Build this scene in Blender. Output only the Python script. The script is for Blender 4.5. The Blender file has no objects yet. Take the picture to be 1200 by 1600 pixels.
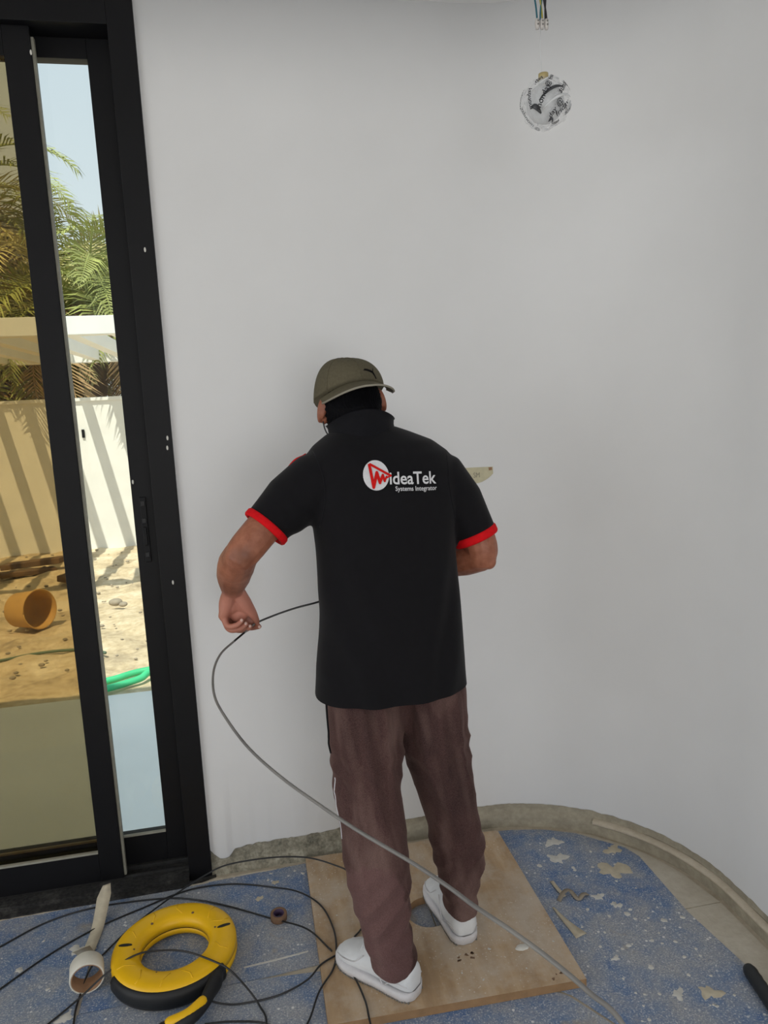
import bpy, bmesh, math, random
import numpy as np
from mathutils import Vector, Matrix, noise
from mathutils.bvhtree import BVHTree
random.seed(7); np.random.seed(7)
scene = bpy.context.scene
COL = scene.collection

# ------------------------------------------------------------------ camera, sky, sun, window light, exposure
cam_d = bpy.data.cameras.new('camera'); cam = bpy.data.objects.new('camera', cam_d); COL.objects.link(cam)
cam_d.sensor_fit = 'VERTICAL'; cam_d.sensor_height = 36.0; cam_d.lens = 36.0 * 1130.0 / 1600.0
cam_d.clip_start = 0.02; cam_d.clip_end = 200
dn = Vector((357, 7350, 1130)).normalized()                # world down, seen from the camera (x right, y down, z forward)
ax = Vector((6050, -468, 1130)); ax = (ax - dn * ax.dot(dn)).normalized()
up = -dn; ay = up.cross(ax)
rot = Matrix((ax, ay, up)) @ Matrix(((1, 0, 0), (0, -1, 0), (0, 0, -1)))
cam.matrix_world = Matrix.Translation((0, 0, 1.55)) @ rot.to_4x4()
scene.camera = cam

world = bpy.data.worlds.new('sky'); scene.world = world; world.use_nodes = True
wn = world.node_tree.nodes; wl = world.node_tree.links; wn.clear()
wo = wn.new('ShaderNodeOutputWorld'); wb = wn.new('ShaderNodeBackground'); wt = wn.new('ShaderNodeTexCoord')
ws = wn.new('ShaderNodeSeparateXYZ'); wr = wn.new('ShaderNodeValToRGB')
wr.color_ramp.elements[0].position = 0.0; wr.color_ramp.elements[0].color = (0.86, 0.91, 0.93, 1)
wr.color_ramp.elements[1].position = 0.7; wr.color_ramp.elements[1].color = (0.60, 0.73, 0.84, 1)
wl.new(wt.outputs['Generated'], ws.inputs[0]); wl.new(ws.outputs['Z'], wr.inputs[0])
wl.new(wr.outputs[0], wb.inputs[0]); wl.new(wb.outputs[0], wo.inputs[0]); wb.inputs[1].default_value = 1.0

def light(name, kind, loc, direction, energy, color=(1, 1, 1), size=None, angle=None):
    d = bpy.data.lights.new(name, kind); d.energy = energy; d.color = color
    if size: d.shape = 'RECTANGLE'; d.size, d.size_y = size
    if angle: d.angle = angle
    o = bpy.data.objects.new(name, d); COL.objects.link(o); o.location = loc
    o.rotation_euler = Vector(direction).to_track_quat('-Z', 'Y').to_euler()
    return o
light('sun', 'SUN', (0, -4, 9), (0.19, 0.54, -1.0), 5.0, (1.0, 0.93, 0.80), angle=0.009)
light('daylight_back_window', 'AREA', (0.45, -2.90, 1.20), (0, 1, -0.06), 32, (1.0, 0.985, 0.985), size=(1.6, 2.0))
light('daylight_side_window', 'AREA', (-3.05, 0.1, 1.40), (1, 0.2, -0.08), 25, (0.98, 0.99, 1.0), size=(2.6, 2.3))
vs = scene.view_settings
vs.view_transform = 'Standard'; vs.look = 'None'; vs.gamma = 1.0; vs.exposure = 0.0; vs.use_curve_mapping = False

# ------------------------------------------------------------------ materials
MATS = {}
def new_mat(name):
    m = bpy.data.materials.new(name); m.use_nodes = True; MATS[name] = m
    return m, m.node_tree.nodes, m.node_tree.links, m.node_tree.nodes['Principled BSDF']
def rgb(c):  # sRGB 0-255 to linear
    return tuple(((v / 255) / 12.92 if v / 255 <= .04045 else ((v / 255 + .055) / 1.055) ** 2.4) for v in c) + (1,)
def mix(N, L, fac, a, b, mode='MIX'):
    n = N.new('ShaderNodeMix'); n.data_type = 'RGBA'; n.blend_type = mode
    for sock, v in ((n.inputs['Factor'], fac), (n.inputs['A'], a), (n.inputs['B'], b)):
        if hasattr(v, 'node'): L.new(v, sock)
        else: sock.default_value = v
    return n.outputs['Result']
def tex(N, L, kind, scale, detail=4, rough=.55, coord='Object', stretch=None, **kw):
    tc = N.new('ShaderNodeTexCoord'); src = tc.outputs[coord]
    if stretch:
        mp = N.new('ShaderNodeMapping'); mp.inputs['Scale'].default_value = stretch; L.new(src, mp.inputs[0]); src = mp.outputs[0]
    t = N.new('ShaderNodeTex' + kind); L.new(src, t.inputs['Vector'])
    t.inputs['Scale'].default_value = scale
    if kind == 'Noise': t.inputs['Detail'].default_value = detail; t.inputs['Roughness'].default_value = rough
    for k, v in kw.items(): setattr(t, k, v)
    return t
def ramp(N, L, src, stops):
    r = N.new('ShaderNodeValToRGB'); L.new(src, r.inputs[0]); e = r.color_ramp.elements
    while len(e) < len(stops): e.new(0.5)
    for el, (p, c) in zip(e, stops): el.position = p; el.color = c if len(c) == 4 else c + (1,)
    return r.outputs[0]
W4 = (1, 1, 1, 1); K4 = (0, 0, 0, 1)
def bump(N, L, src, strength, dist, b):
    n = N.new('ShaderNodeBump'); n.inputs['Strength'].default_value = strength; n.inputs['Distance'].default_value = dist
    L.new(src, n.inputs['Height']); L.new(n.outputs[0], b.inputs['Normal'])
def plain(name, c, rough=.6, var=.12, scale=30, metallic=0, spec=.5, bmp=0, sheen=0, coat=0):
    m, N, L, b = new_mat(name); c = rgb(c) if max(c) > 1 else tuple(c) + (1,)
    t = tex(N, L, 'Noise', scale); dk = tuple(v * (1 - var) for v in c[:3]) + (1,); lt = tuple(min(1, v * (1 + var)) for v in c[:3]) + (1,)
    L.new(ramp(N, L, t.outputs[0], [(.3, dk), (.7, lt)]), b.inputs['Base Color'])
    b.inputs['Roughness'].default_value = rough; b.inputs['Metallic'].default_value = metallic; b.inputs['Specular IOR Level'].default_value = spec
    if sheen: b.inputs['Sheen Weight'].default_value = sheen; b.inputs['Sheen Roughness'].default_value = .5
    if coat: b.inputs['Coat Weight'].default_value = coat
    if bmp: bump(N, L, t.outputs[0], bmp, .004, b)
    return m
plain('wall_paint', (.80, .80, .80), .75, .02, 3, bmp=.02)
plain('ceiling_paint', (.78, .78, .78), .8, .02, 3)
plain('outer_render', (.80, .79, .75), .9, .04, 5)
plain('black_metal', (13, 13, 16), .5, .12, 14, spec=.25)
plain('rail_metal', (70, 70, 70), .4, .2, 40, metallic=.6)
plain('seal_rubber', (150, 148, 135), .6, .1, 30)
plain('white_chip', (215, 213, 205), .7, .06, 50)
plain('plaster_drip', (205, 203, 196), .85, .08, 60)
plain('shirt_black', (15, 14, 18), .85, .15, 60, spec=.2, sheen=.06)
plain('collar_black', (17, 17, 22), .85, .15, 60, spec=.2, sheen=.06)
plain('red_cloth', (215, 14, 24), .8, .1, 90, spec=.2)
plain('print_white', (218, 218, 222), .8, .05, 200, spec=.2)
plain('print_red', (205, 22, 20), .8, .06, 200, spec=.2)
plain('print_black', (12, 12, 14), .8, .05, 200, spec=.2)
plain('hair_black', (9, 9, 13), .8, .35, 90, spec=.12)
plain('cap_olive', (97, 91, 74), .9, .10, 160, spec=.15, bmp=.08)
plain('cap_piping', (150, 145, 132), .9, .06, 100, spec=.2)
plain('shoe_white', (226, 228, 230), .5, .04, 40, spec=.4)
plain('shoe_sole', (214, 212, 214), .65, .06, 60)
plain('shoe_grey', (120, 118, 112), .8, .1, 80)
plain('nail', (225, 190, 178), .4, .05, 80)
plain('eye_dark', (20, 16, 14), .3, .1, 80)
plain('wire_black', (24, 25, 28), .35, .15, 40, spec=.6)
plain('reel_yellow', (246, 192, 4), .42, .05, 12, spec=.5)
plain('reel_black', (24, 25, 27), .55, .15, 60)
plain('tape_core', (158, 122, 92), .9, .1, 60)
plain('tape_white', (222, 218, 206), .7, .04, 30)
plain('tape_beige', (203, 196, 165), .75, .07, 60)
plain('tape_dirty', (196, 186, 164), .8, .12, 40)
plain('tape_brown', (120, 92, 70), .7, .1, 80)
plain('tape_purple', (70, 48, 82), .6, .1, 80)
plain('pencil', (148, 144, 128), .9, .05, 80)
plain('tool_black', (30, 33, 36), .5, .2, 60)
plain('wire_teal', (22, 96, 112), .5, .05, 50)
plain('wire_yellow', (170, 160, 60), .5, .05, 50)
plain('wire_dark', (36, 34, 40), .5, .05, 50)
plain('connector_plastic', (205, 200, 196), .35, .05, 60, spec=.6)
plain('screw_metal', (140, 138, 134), .3, .1, 60, metallic=.8)
plain('lamp_socket', (190, 172, 120), .5, .06, 60)
plain('print_ink', (34, 35, 40), .7, .1, 80)
plain('pale_concrete', (.83, .85, .84), .85, .05, 2)
plain('pergola_white', (.84, .83, .79), .7, .03, 4)
plain('palm_trunk', (108, 84, 58), .95, .3, 14)
plain('frond_green', (150, 156, 84), .6, .35, 3)
plain('frond_olive', (186, 176, 116), .65, .3, 3)
plain('frond_dry', (170, 142, 104), .85, .3, 3)
plain('clay_pipe', (192, 150, 84), .7, .1, 10)
plain('hose_green', (62, 190, 132), .5, .08, 10)
plain('hose_dull', (84, 104, 84), .6, .1, 10)
plain('timber_scrap', (104, 80, 54), .9, .25, 10)
plain('stone_grey', (150, 140, 124), .9, .2, 12)

def skin():
    m, N, L, b = new_mat('skin')
    t = tex(N, L, 'Noise', 9); t2 = tex(N, L, 'Noise', 60)
    c = ramp(N, L, t.outputs[0], [(.3, rgb((128, 74, 52))), (.7, rgb((172, 108, 80)))])
    c = mix(N, L, .25, c, ramp(N, L, t2.outputs[0], [(.35, rgb((112, 62, 48))), (.65, rgb((190, 130, 108)))]))
    tc = N.new('ShaderNodeTexCoord')
    for ctr, rad, col, amt in (((-.405, .115, 1.0), .10, (206, 140, 122), .8), ((-.392, -.108, 1.182), .034, (96, 60, 46), .55)):   # paler palm, darker elbow
        vd = N.new('ShaderNodeVectorMath'); vd.operation = 'DISTANCE'; L.new(tc.outputs['Object'], vd.inputs[0]); vd.inputs[1].default_value = ctr
        dv = N.new('ShaderNodeMath'); dv.operation = 'DIVIDE'; L.new(vd.outputs['Value'], dv.inputs[0]); dv.inputs[1].default_value = rad
        c = mix(N, L, ramp(N, L, dv.outputs[0], [(.35, (amt,) * 3), (1.0, (0, 0, 0))]), c, rgb(col))
    L.new(c, b.inputs['Base Color']); b.inputs['Roughness'].default_value = .5
    b.inputs['Subsurface Weight'].default_value = .08; b.inputs['Subsurface Radius'].default_value = (.02, .008, .005)
    bump(N, L, t2.outputs[0], .1, .002, b)
skin()
def trousers_mat():
    m, N, L, b = new_mat('trouser_brown')
    t = tex(N, L, 'Noise', 6, 4, .55, stretch=(1.6, 1.6, .45)); f = tex(N, L, 'Noise', 420, 2)
    c = ramp(N, L, t.outputs[0], [(.32, rgb((50, 35, 35))), (.52, rgb((76, 54, 52))), (.70, rgb((118, 95, 89)))])
    tc = N.new('ShaderNodeTexCoord')
    # dusty worn patch on the back of the calf, with a ragged upper rim
    vd = N.new('ShaderNodeVectorMath'); vd.operation = 'SUBTRACT'; L.new(tc.outputs['Object'], vd.inputs[0]); vd.inputs[1].default_value = (-.110, -.18, .245)
    vm = N.new('ShaderNodeVectorMath'); vm.operation = 'MULTIPLY'; L.new(vd.outputs[0], vm.inputs[0]); vm.inputs[1].default_value = (9.0, 3.0, 4.6)
    nz = tex(N, L, 'Noise', 14, 3); va = N.new('ShaderNodeVectorMath'); va.operation = 'MULTIPLY_ADD'
    L.new(nz.outputs['Color'], va.inputs[0]); va.inputs[1].default_value = (.5, .5, .5); L.new(vm.outputs[0], va.inputs[2])
    ln = N.new('ShaderNodeVectorMath'); ln.operation = 'LENGTH'; L.new(va.outputs[0], ln.inputs[0])
    pm = ramp(N, L, ln.outputs['Value'], [(.90, (.8, .8, .8)), (.96, (0, 0, 0))])
    c = mix(N, L, pm, c, rgb((108, 80, 79)))
    wv = N.new('ShaderNodeTexWave'); mp = N.new('ShaderNodeMapping'); mp.inputs['Rotation'].default_value = (0, .20, 0); L.new(tc.outputs['Object'], mp.inputs[0]); L.new(mp.outputs[0], wv.inputs[0])
    wv.inputs['Scale'].default_value = 4.6; wv.inputs['Distortion'].default_value = 3.5; wv.inputs['Detail Scale'].default_value = .35
    st_ = mix(N, L, 1.0, ramp(N, L, wv.outputs['Fac'], [(.70, (0, 0, 0)), (1.0, (.24, .24, .24))]), ramp(N, L, tex(N, L, 'Noise', 5, 2).outputs[0], [(.46, (0, 0, 0)), (.64, (1, 1, 1))]), 'MULTIPLY')
    c = mix(N, L, st_, c, rgb((142, 118, 110)))   # rubbed nap along the creases
    c = mix(N, L, .22, c, ramp(N, L, f.outputs[0], [(.35, rgb((48, 32, 32))), (.65, rgb((128, 104, 100)))]))
    L.new(c, b.inputs['Base Color']); b.inputs['Roughness'].default_value = .95; b.inputs['Specular IOR Level'].default_value = .1
    b.inputs['Sheen Weight'].default_value = .25; b.inputs['Sheen Tint'].default_value = rgb((190, 160, 150))
    bump(N, L, f.outputs[0], .12, .002, b)
trousers_mat()
def sheet_mat():
    m, N, L, b = new_mat('blue_sheet')
    a = tex(N, L, 'Noise', 2.6, 6, .65); a2 = tex(N, L, 'Noise', 11, 5, .7)
    c = ramp(N, L, a.outputs[0], [(.32, rgb((78, 112, 162))), (.48, rgb((114, 134, 164))), (.62, rgb((152, 157, 165)))])
    c = mix(N, L, ramp(N, L, a2.outputs[0], [(.42, K4), (.64, (.8, .8, .8))]), c, rgb((160, 161, 164)))
    c = mix(N, L, ramp(N, L, a2.outputs[0], [(.24, (.85, .85, .85)), (.40, K4)]), c, rgb((46, 92, 158)))
    fine = tex(N, L, 'Noise', 230, 2, .6)
    c = mix(N, L, ramp(N, L, fine.outputs[0], [(.56, K4), (.66, (.75, .75, .75))]), c, rgb((206, 208, 210)))
    c = mix(N, L, ramp(N, L, fine.outputs[0], [(.34, (.5, .5, .5)), (.44, K4)]), c, rgb((62, 88, 132)))
    v = tex(N, L, 'Voronoi', 34); vn = tex(N, L, 'Noise', 5, 2)
    dots = ramp(N, L, v.outputs['Distance'], [(.10, W4), (.15, K4)])
    dots = mix(N, L, 1.0, dots, ramp(N, L, vn.outputs[0], [(.45, K4), (.55, W4)]), 'MULTIPLY')
    c = mix(N, L, dots, c, rgb((222, 222, 220)))
    bb = tex(N, L, 'Noise', 3.3, 5, .6); 
    c = mix(N, L, ramp(N, L, bb.outputs[0], [(.64, K4), (.70, (.8, .8, .8))]), c, rgb((160, 148, 128)))
    L.new(c, b.inputs['Base Color']); b.inputs['Roughness'].default_value = .62
    bump(N, L, fine.outputs[0], .15, .002, b)
sheet_mat()
def concrete_mat(name, dark, mid, light_, sc=9):
    m, N, L, b = new_mat(name)
    a = tex(N, L, 'Noise', sc, 8, .7); f = tex(N, L, 'Noise', sc * 9, 4)
    c = ramp(N, L, a.outputs[0], [(.32, rgb(dark)), (.5, rgb(mid)), (.68, rgb(light_))])
    c = mix(N, L, .3, c, ramp(N, L, f.outputs[0], [(.3, rgb(dark)), (.7, rgb(light_))]))
    L.new(c, b.inputs['Base Color']); b.inputs['Roughness'].default_value = .95; bump(N, L, f.outputs[0], .35, .006, b)
concrete_mat('bare_plaster', (66, 68, 60), (146, 140, 122), (204, 198, 180), 13)
concrete_mat('curved_plaster', (128, 120, 106), (158, 150, 132), (184, 175, 154), 6)
concrete_mat('tile_cream', (178, 168, 150), (196, 188, 172), (210, 204, 190), 4)
concrete_mat('screed', (168, 156, 136), (190, 178, 158), (206, 196, 178), 7)
concrete_mat('sill_dirty', (10, 10, 12), (17, 17, 19), (84, 82, 78), 11)
concrete_mat('sand', (132, 116, 92), (198, 178, 144), (228, 214, 188), 2.6)
def board_mat():
    m, N, L, b = new_mat('plywood')
    a = tex(N, L, 'Noise', 4, 6, .6, stretch=(4.5, .7, 1)); d = tex(N, L, 'Noise', 5, 6, .7)
    c = ramp(N, L, a.outputs[0], [(.3, rgb((158, 130, 98))), (.55, rgb((184, 156, 122))), (.75, rgb((204, 180, 150)))])
    c = mix(N, L, ramp(N, L, d.outputs[0], [(.42, K4), (.66, (.8, .8, .8))]), c, rgb((200, 188, 172)))
    c = mix(N, L, ramp(N, L, d.outputs[0], [(.22, (.5, .5, .5)), (.34, K4)]), c, rgb((130, 84, 40)))
    v = tex(N, L, 'Voronoi', 85); n = tex(N, L, 'Noise', 3, 2)
    dots = mix(N, L, 1.0, ramp(N, L, v.outputs['Distance'], [(.12, W4), (.2, K4)]), ramp(N, L, n.outputs[0], [(.46, K4), (.6, W4)]), 'MULTIPLY')
    c = mix(N, L, dots, c, rgb((212, 204, 190)))
    L.new(c, b.inputs['Base Color']); b.inputs['Roughness'].default_value = .75; bump(N, L, a.outputs[0], .1, .002, b)
board_mat()
plain('plywood_edge', (150, 118, 84), .8, .15, 30)
def strand_mat():
    m, N, L, b = new_mat('wire_grey'); t = tex(N, L, 'Noise', 6)
    L.new(ramp(N, L, t.outputs[0], [(.3, rgb((112, 110, 108))), (.7, rgb((140, 138, 134)))]), b.inputs['Base Color'])
    b.inputs['Roughness'].default_value = .4
strand_mat()
def glass(name, tint, refl):
    m = bpy.data.materials.new(name); m.use_nodes = True; MATS[name] = m; N = m.node_tree.nodes; L = m.node_tree.links; N.clear()
    o = N.new('ShaderNodeOutputMaterial'); t = N.new('ShaderNodeBsdfTransparent'); g = N.new('ShaderNodeBsdfGlossy'); x = N.new('ShaderNodeMixShader')
    fr = N.new('ShaderNodeFresnel'); fr.inputs[0].default_value = 1.45; mu = N.new('ShaderNodeMath'); mu.operation = 'MULTIPLY'; mu.inputs[1].default_value = refl
    t.inputs[0].default_value = tint; g.inputs['Roughness'].default_value = .01
    L.new(fr.outputs[0], mu.inputs[0]); L.new(mu.outputs[0], x.inputs[0]); L.new(t.outputs[0], x.inputs[1]); L.new(g.outputs[0], x.inputs[2]); L.new(x.outputs[0], o.inputs[0])
glass('bronze_glass', (.70, .61, .45, 1), .8)
glass('clear_glass', (.93, .96, .95, 1), .8)
def film():
    m, N, L, b = new_mat('wrap_film'); b.inputs['Base Color'].default_value = (.85, .86, .88, 1); b.inputs['Roughness'].default_value = .18
    t = tex(N, L, 'Noise', 26, 3); L.new(ramp(N, L, t.outputs[0], [(.35, (.08, .08, .08)), (.7, (.34, .34, .34))]), b.inputs['Alpha'])
    b.inputs['Specular IOR Level'].default_value = .8
film()
plain('wrap_dark', (64, 66, 70), .3, .1, 60)
plain('bulb_glass', (222, 224, 226), .25, .05, 30, spec=.6)

# ------------------------------------------------------------------ helpers
WLOC = {}
def root(name, loc, label, cat, group=None):
    o = bpy.data.objects.new(name, None); COL.objects.link(o); o.location = loc; o.empty_display_size = .05
    WLOC[o] = Vector(loc); tag(o, label, cat, group); return o
def tag(o, label=None, cat=None, group=None, kind=None):
    if label: o['label'] = label
    if cat: o['category'] = cat
    if group: o['group'] = group
    if kind: o['kind'] = kind
    return o
def me_obj(name, verts, faces, mat, parent=None, smooth=True, loc=None):
    """world-space verts; origin = parent's origin, or loc for a top-level thing"""
    off = WLOC[parent] if parent else Vector(loc or (0, 0, 0))
    me = bpy.data.meshes.new(name); me.from_pydata([tuple(Vector(v) - off) for v in verts], [], faces); me.update()
    bm = bmesh.new(); bm.from_mesh(me); bmesh.ops.recalc_face_normals(bm, faces=bm.faces); bm.to_mesh(me); bm.free()
    if smooth: me.polygons.foreach_set('use_smooth', [True] * len(me.polygons))
    me.materials.append(MATS[mat]); return link(name, me, parent, off)
def link(name, me, parent, off):
    o = bpy.data.objects.new(name, me); COL.objects.link(o)
    if parent: o.parent = parent
    else: o.location = off
    WLOC[o] = off; return o
def mod_bevel(o, w, seg=2):
    m = o.modifiers.new('bevel', 'BEVEL'); m.width = w; m.segments = seg; m.limit_method = 'ANGLE'; m.angle_limit = .6; return o
def box_vf(x0, x1, y0, y1, z0, z1):
    v = [(x, y, z) for z in (z0, z1) for y in (y0, y1) for x in (x0, x1)]
    return v, [(0, 1, 3, 2), (4, 6, 7, 5), (0, 4, 5, 1), (2, 3, 7, 6), (0, 2, 6, 4), (1, 5, 7, 3)]
def box(name, b, mat, parent=None, bev=0, loc=None):
    v, f = box_vf(*b); o = me_obj(name, v, f, mat, parent, False, loc)
    if bev: mod_bevel(o, bev)
    return o
def merge(*parts):
    V, F = [], []
    for v, f in parts:
        n = len(V); V += list(v); F += [tuple(i + n for i in q) for q in f]
    return V, F
def catmull(P, n=6):
    P = [Vector(p) for p in P]; out = []
    for i in range(len(P) - 1):
        a = P[i - 1] if i else P[0] * 2 - P[1]; b = P[i]; c = P[i + 1]; d = P[i + 2] if i + 2 < len(P) else P[-1] * 2 - P[-2]
        for k in range(n):
            t = k / n
            out.append(.5 * ((2 * b) + (c - a) * t + (2 * a - 5 * b + 4 * c - d) * t * t + (3 * b - a - 3 * c + d) * t ** 3))
    out.append(P[-1]); return out
def lerp_list(R, n):
    out = []
    for i in range(len(R) - 1):
        for k in range(n): out.append(R[i] + (R[i + 1] - R[i]) * k / n)
    out.append(R[-1]); return out
def tube(P, R, n=10, flat=1.0, ref=None, round_ends=False):
    """tube along P, radius R (scalar or list); flat squeezes the second axis"""
    P = [Vector(p) for p in P]
    if not hasattr(R, '__len__'): R = [R] * len(P)
    R = list(R)
    if round_ends:
        d0 = (P[0] - P[1]).normalized(); d1 = (P[-1] - P[-2]).normalized()
        r0, r1 = R[0], R[-1]
        P = [P[0] + d0 * r0 * .92, P[0] + d0 * r0 * .6] + P + [P[-1] + d1 * r1 * .6, P[-1] + d1 * r1 * .92]
        R = [r0 * .35, r0 * .8] + R + [r1 * .8, r1 * .35]
    V, F = [], []
    u = None
    for i, p in enumerate(P):
        t = (P[min(i + 1, len(P) - 1)] - P[max(i - 1, 0)]).normalized()
        if u is None:
            a = Vector(ref) if ref else (Vector((0, 0, 1)) if abs(t.z) < .9 else Vector((1, 0, 0)))
            u = (a - t * a.dot(t)).normalized()
        else: u = (u - t * u.dot(t)).normalized()
        w = t.cross(u)
        for k in range(n):
            c, s = math.cos(2 * math.pi * k / n), math.sin(2 * math.pi * k / n)
            V.append(p + u * c * R[i] + w * s * R[i] * flat)
    for i in range(len(P) - 1):
        for k in range(n): F.append((i * n + k, i * n + (k + 1) % n, (i + 1) * n + (k + 1) % n, (i + 1) * n + k))
    F.append(tuple(range(n - 1, -1, -1))); m = (len(P) - 1) * n; F.append(tuple(m + k for k in range(n)))
    return V, F
def loft(rings, cap=True):
    n = len(rings[0]); V = [p for r in rings for p in r]; F = []
    for i in range(len(rings) - 1):
        for k in range(n): F.append((i * n + k, i * n + (k + 1) % n, (i + 1) * n + (k + 1) % n, (i + 1) * n + k))
    if cap: F.append(tuple(range(n - 1, -1, -1))); m = (len(rings) - 1) * n; F.append(tuple(m + k for k in range(n)))
    return V, F
def hring(z, x0, x1, y0, y1, n=40, p=2.4):
    cx, cy, rx, ry = (x0 + x1) / 2, (y0 + y1) / 2, (x1 - x0) / 2, (y1 - y0) / 2; out = []
    for k in range(n):
        a = 2 * math.pi * k / n; c, s = math.cos(a), math.sin(a)
        out.append(Vector((cx + rx * math.copysign(abs(c) ** (2 / p), c), cy + ry * math.copysign(abs(s) ** (2 / p), s), z)))
    return out
def ell(c, rx, ry, rz, R=None, nu=20, nv=14):
    V, F = [], []; c = Vector(c)
    for j in range(nv + 1):
        ph = -math.pi / 2 + math.pi * (j + .0) / nv; ph = max(-1.5, min(1.5, ph))
        for k in range(nu):
            a = 2 * math.pi * k / nu
            p = Vector((rx * math.cos(ph) * math.cos(a), ry * math.cos(ph) * math.sin(a), rz * math.sin(ph)))
            V.append(c + (R @ p if R else p))
    for j in range(nv):
        for k in range(nu): F.append((j * nu + k, j * nu + (k + 1) % nu, (j + 1) * nu + (k + 1) % nu, (j + 1) * nu + k))
    F.append(tuple(range(nu - 1, -1, -1))); F.append(tuple(nv * nu + k for k in range(nu)))
    return V, F
def remesh(parts, voxel, smooth_n=4, fac=.5):
    V, F = merge(*parts); me = bpy.data.meshes.new('t'); me.from_pydata([tuple(v) for v in V], [], F); me.update()
    bm = bmesh.new(); bm.from_mesh(me); bmesh.ops.recalc_face_normals(bm, faces=bm.faces); bm.to_mesh(me); bm.free()
    o = bpy.data.objects.new('t', me); COL.objects.link(o)
    m = o.modifiers.new('r', 'REMESH'); m.mode = 'VOXEL'; m.voxel_size = voxel; m.use_smooth_shade = True
    s = o.modifiers.new('s', 'SMOOTH'); s.iterations = smooth_n; s.factor = fac
    dg = bpy.context.evaluated_depsgraph_get(); out = bpy.data.meshes.new_from_object(o.evaluated_get(dg), depsgraph=dg)
    bpy.data.objects.remove(o); return out
def coords(me):
    a = np.empty(len(me.vertices) * 3, dtype=np.float32); me.vertices.foreach_get('co', a); return a.reshape(-1, 3)
def normals(me):
    a = np.empty(len(me.vertices) * 3, dtype=np.float32); me.vertices.foreach_get('normal', a); return a.reshape(-1, 3)
def finish(name, me, a, mat, parent):
    a = a - np.array(WLOC[parent], dtype=np.float32)
    me.vertices.foreach_set('co', a.astype(np.float32).ravel()); me.update(); me.materials.clear(); me.materials.append(MATS[mat])
    me.polygons.foreach_set('use_smooth', [True] * len(me.polygons)); me.name = name
    return link(name, me, parent, WLOC[parent])
def text_vf(s, size, bold=0.0, spacing=1.0, shear=0, res=3):
    c = bpy.data.curves.new('txt', 'FONT'); c.body = s; c.size = size; c.offset = bold; c.space_character = spacing; c.shear = shear; c.resolution_u = res
    o = bpy.data.objects.new('txt', c); COL.objects.link(o); dg = bpy.context.evaluated_depsgraph_get()
    me = bpy.data.meshes.new_from_object(o.evaluated_get(dg)); bpy.data.objects.remove(o)
    V = [tuple(v.co) for v in me.vertices]; F = [tuple(p.vertices) for p in me.polygons]; bpy.data.meshes.remove(me)
    return V, F
def prism(poly, z0, z1, zt=None):
    n = len(poly); V = [(x, y, z0) for x, y in poly] + [(x, y, z1 if zt is None else zt(x, y)) for x, y in poly]
    F = [tuple(range(n - 1, -1, -1)), tuple(range(n, 2 * n))] + [(i, (i + 1) % n, n + (i + 1) % n, n + i) for i in range(n)]
    return V, F

# ------------------------------------------------------------------ room shell
WY = 2.31; CX, CY, CR = .73, 1.72, .59; RX = CX + CR; CEIL = 2.733; BACK = -3.0; LEFT = -3.2
def wall_path(step=.02):
    """points along the inner face: flat wall right of the door, round corner, right wall; (x, y, inward normal)"""
    P = []
    x = -.213
    while x < CX - 1e-6: P.append((x, WY, 0, -1)); x += step
    n = int(CR * math.pi / 2 / step)
    for i in range(n + 1):
        a = math.pi / 2 * (1 - i / n); P.append((CX + CR * math.cos(a), CY + CR * math.sin(a), -math.cos(a), -math.sin(a)))
    y = CY - step
    while y > 1.0: P.append((RX, y, -1, 0)); y -= step
    P.append((RX, 1.0, -1, 0)); return P
key = [(-.213, .088), (-.205, .075), (-.185, .052), (-.165, .050), (-.145, .062), (-.135, .080), (-.08, .086), (.0, .090), (.08, .086), (.20, .094), (.45, .088), (.75, .092), (9, .092)]
def paint_bottom(s, x, flat):
    if flat:
        for (a, za), (b, zb) in zip(key, key[1:]):
            if a <= x <= b: z = za + (zb - za) * (x - a) / (b - a); break
    else: z = .092
    amp = .007 if flat else .004
    return z + amp * noise.noise((s * 28, 3.1, 0)) + .5 * amp * noise.noise((s * 90, 7, 0))
path = wall_path(.01)
V, F = [], []; S = 0.0; nz = 9
for i, (x, y, nx, ny) in enumerate(path):
    if i: S += math.hypot(x - path[i - 1][0], y - path[i - 1][1])
    zb = paint_bottom(S, x, y >= WY - 1e-6)
    V.append((x - nx * .012, y - ny * .012, zb - .003)); V.append((x - nx * .002, y - ny * .002, zb)); V.append((x, y, zb + .004))
    for k in range(1, nz): V.append((x, y, zb + (CEIL - zb) * k / (nz - 1)))
    V.append((x - nx * .16, y - ny * .16, CEIL)); V.append((x - nx * .16, y - ny * .16, -.1))
m = 3 + (nz - 1) + 2
for i in range(len(path) - 1):
    for k in range(m - 1): F.append((i * m + k, (i + 1) * m + k, (i + 1) * m + k + 1, i * m + k + 1))
tag(me_obj('wall_front', V, F, 'wall_paint'), 'white painted wall sweeping into a rounded inner corner', kind='structure')
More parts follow.
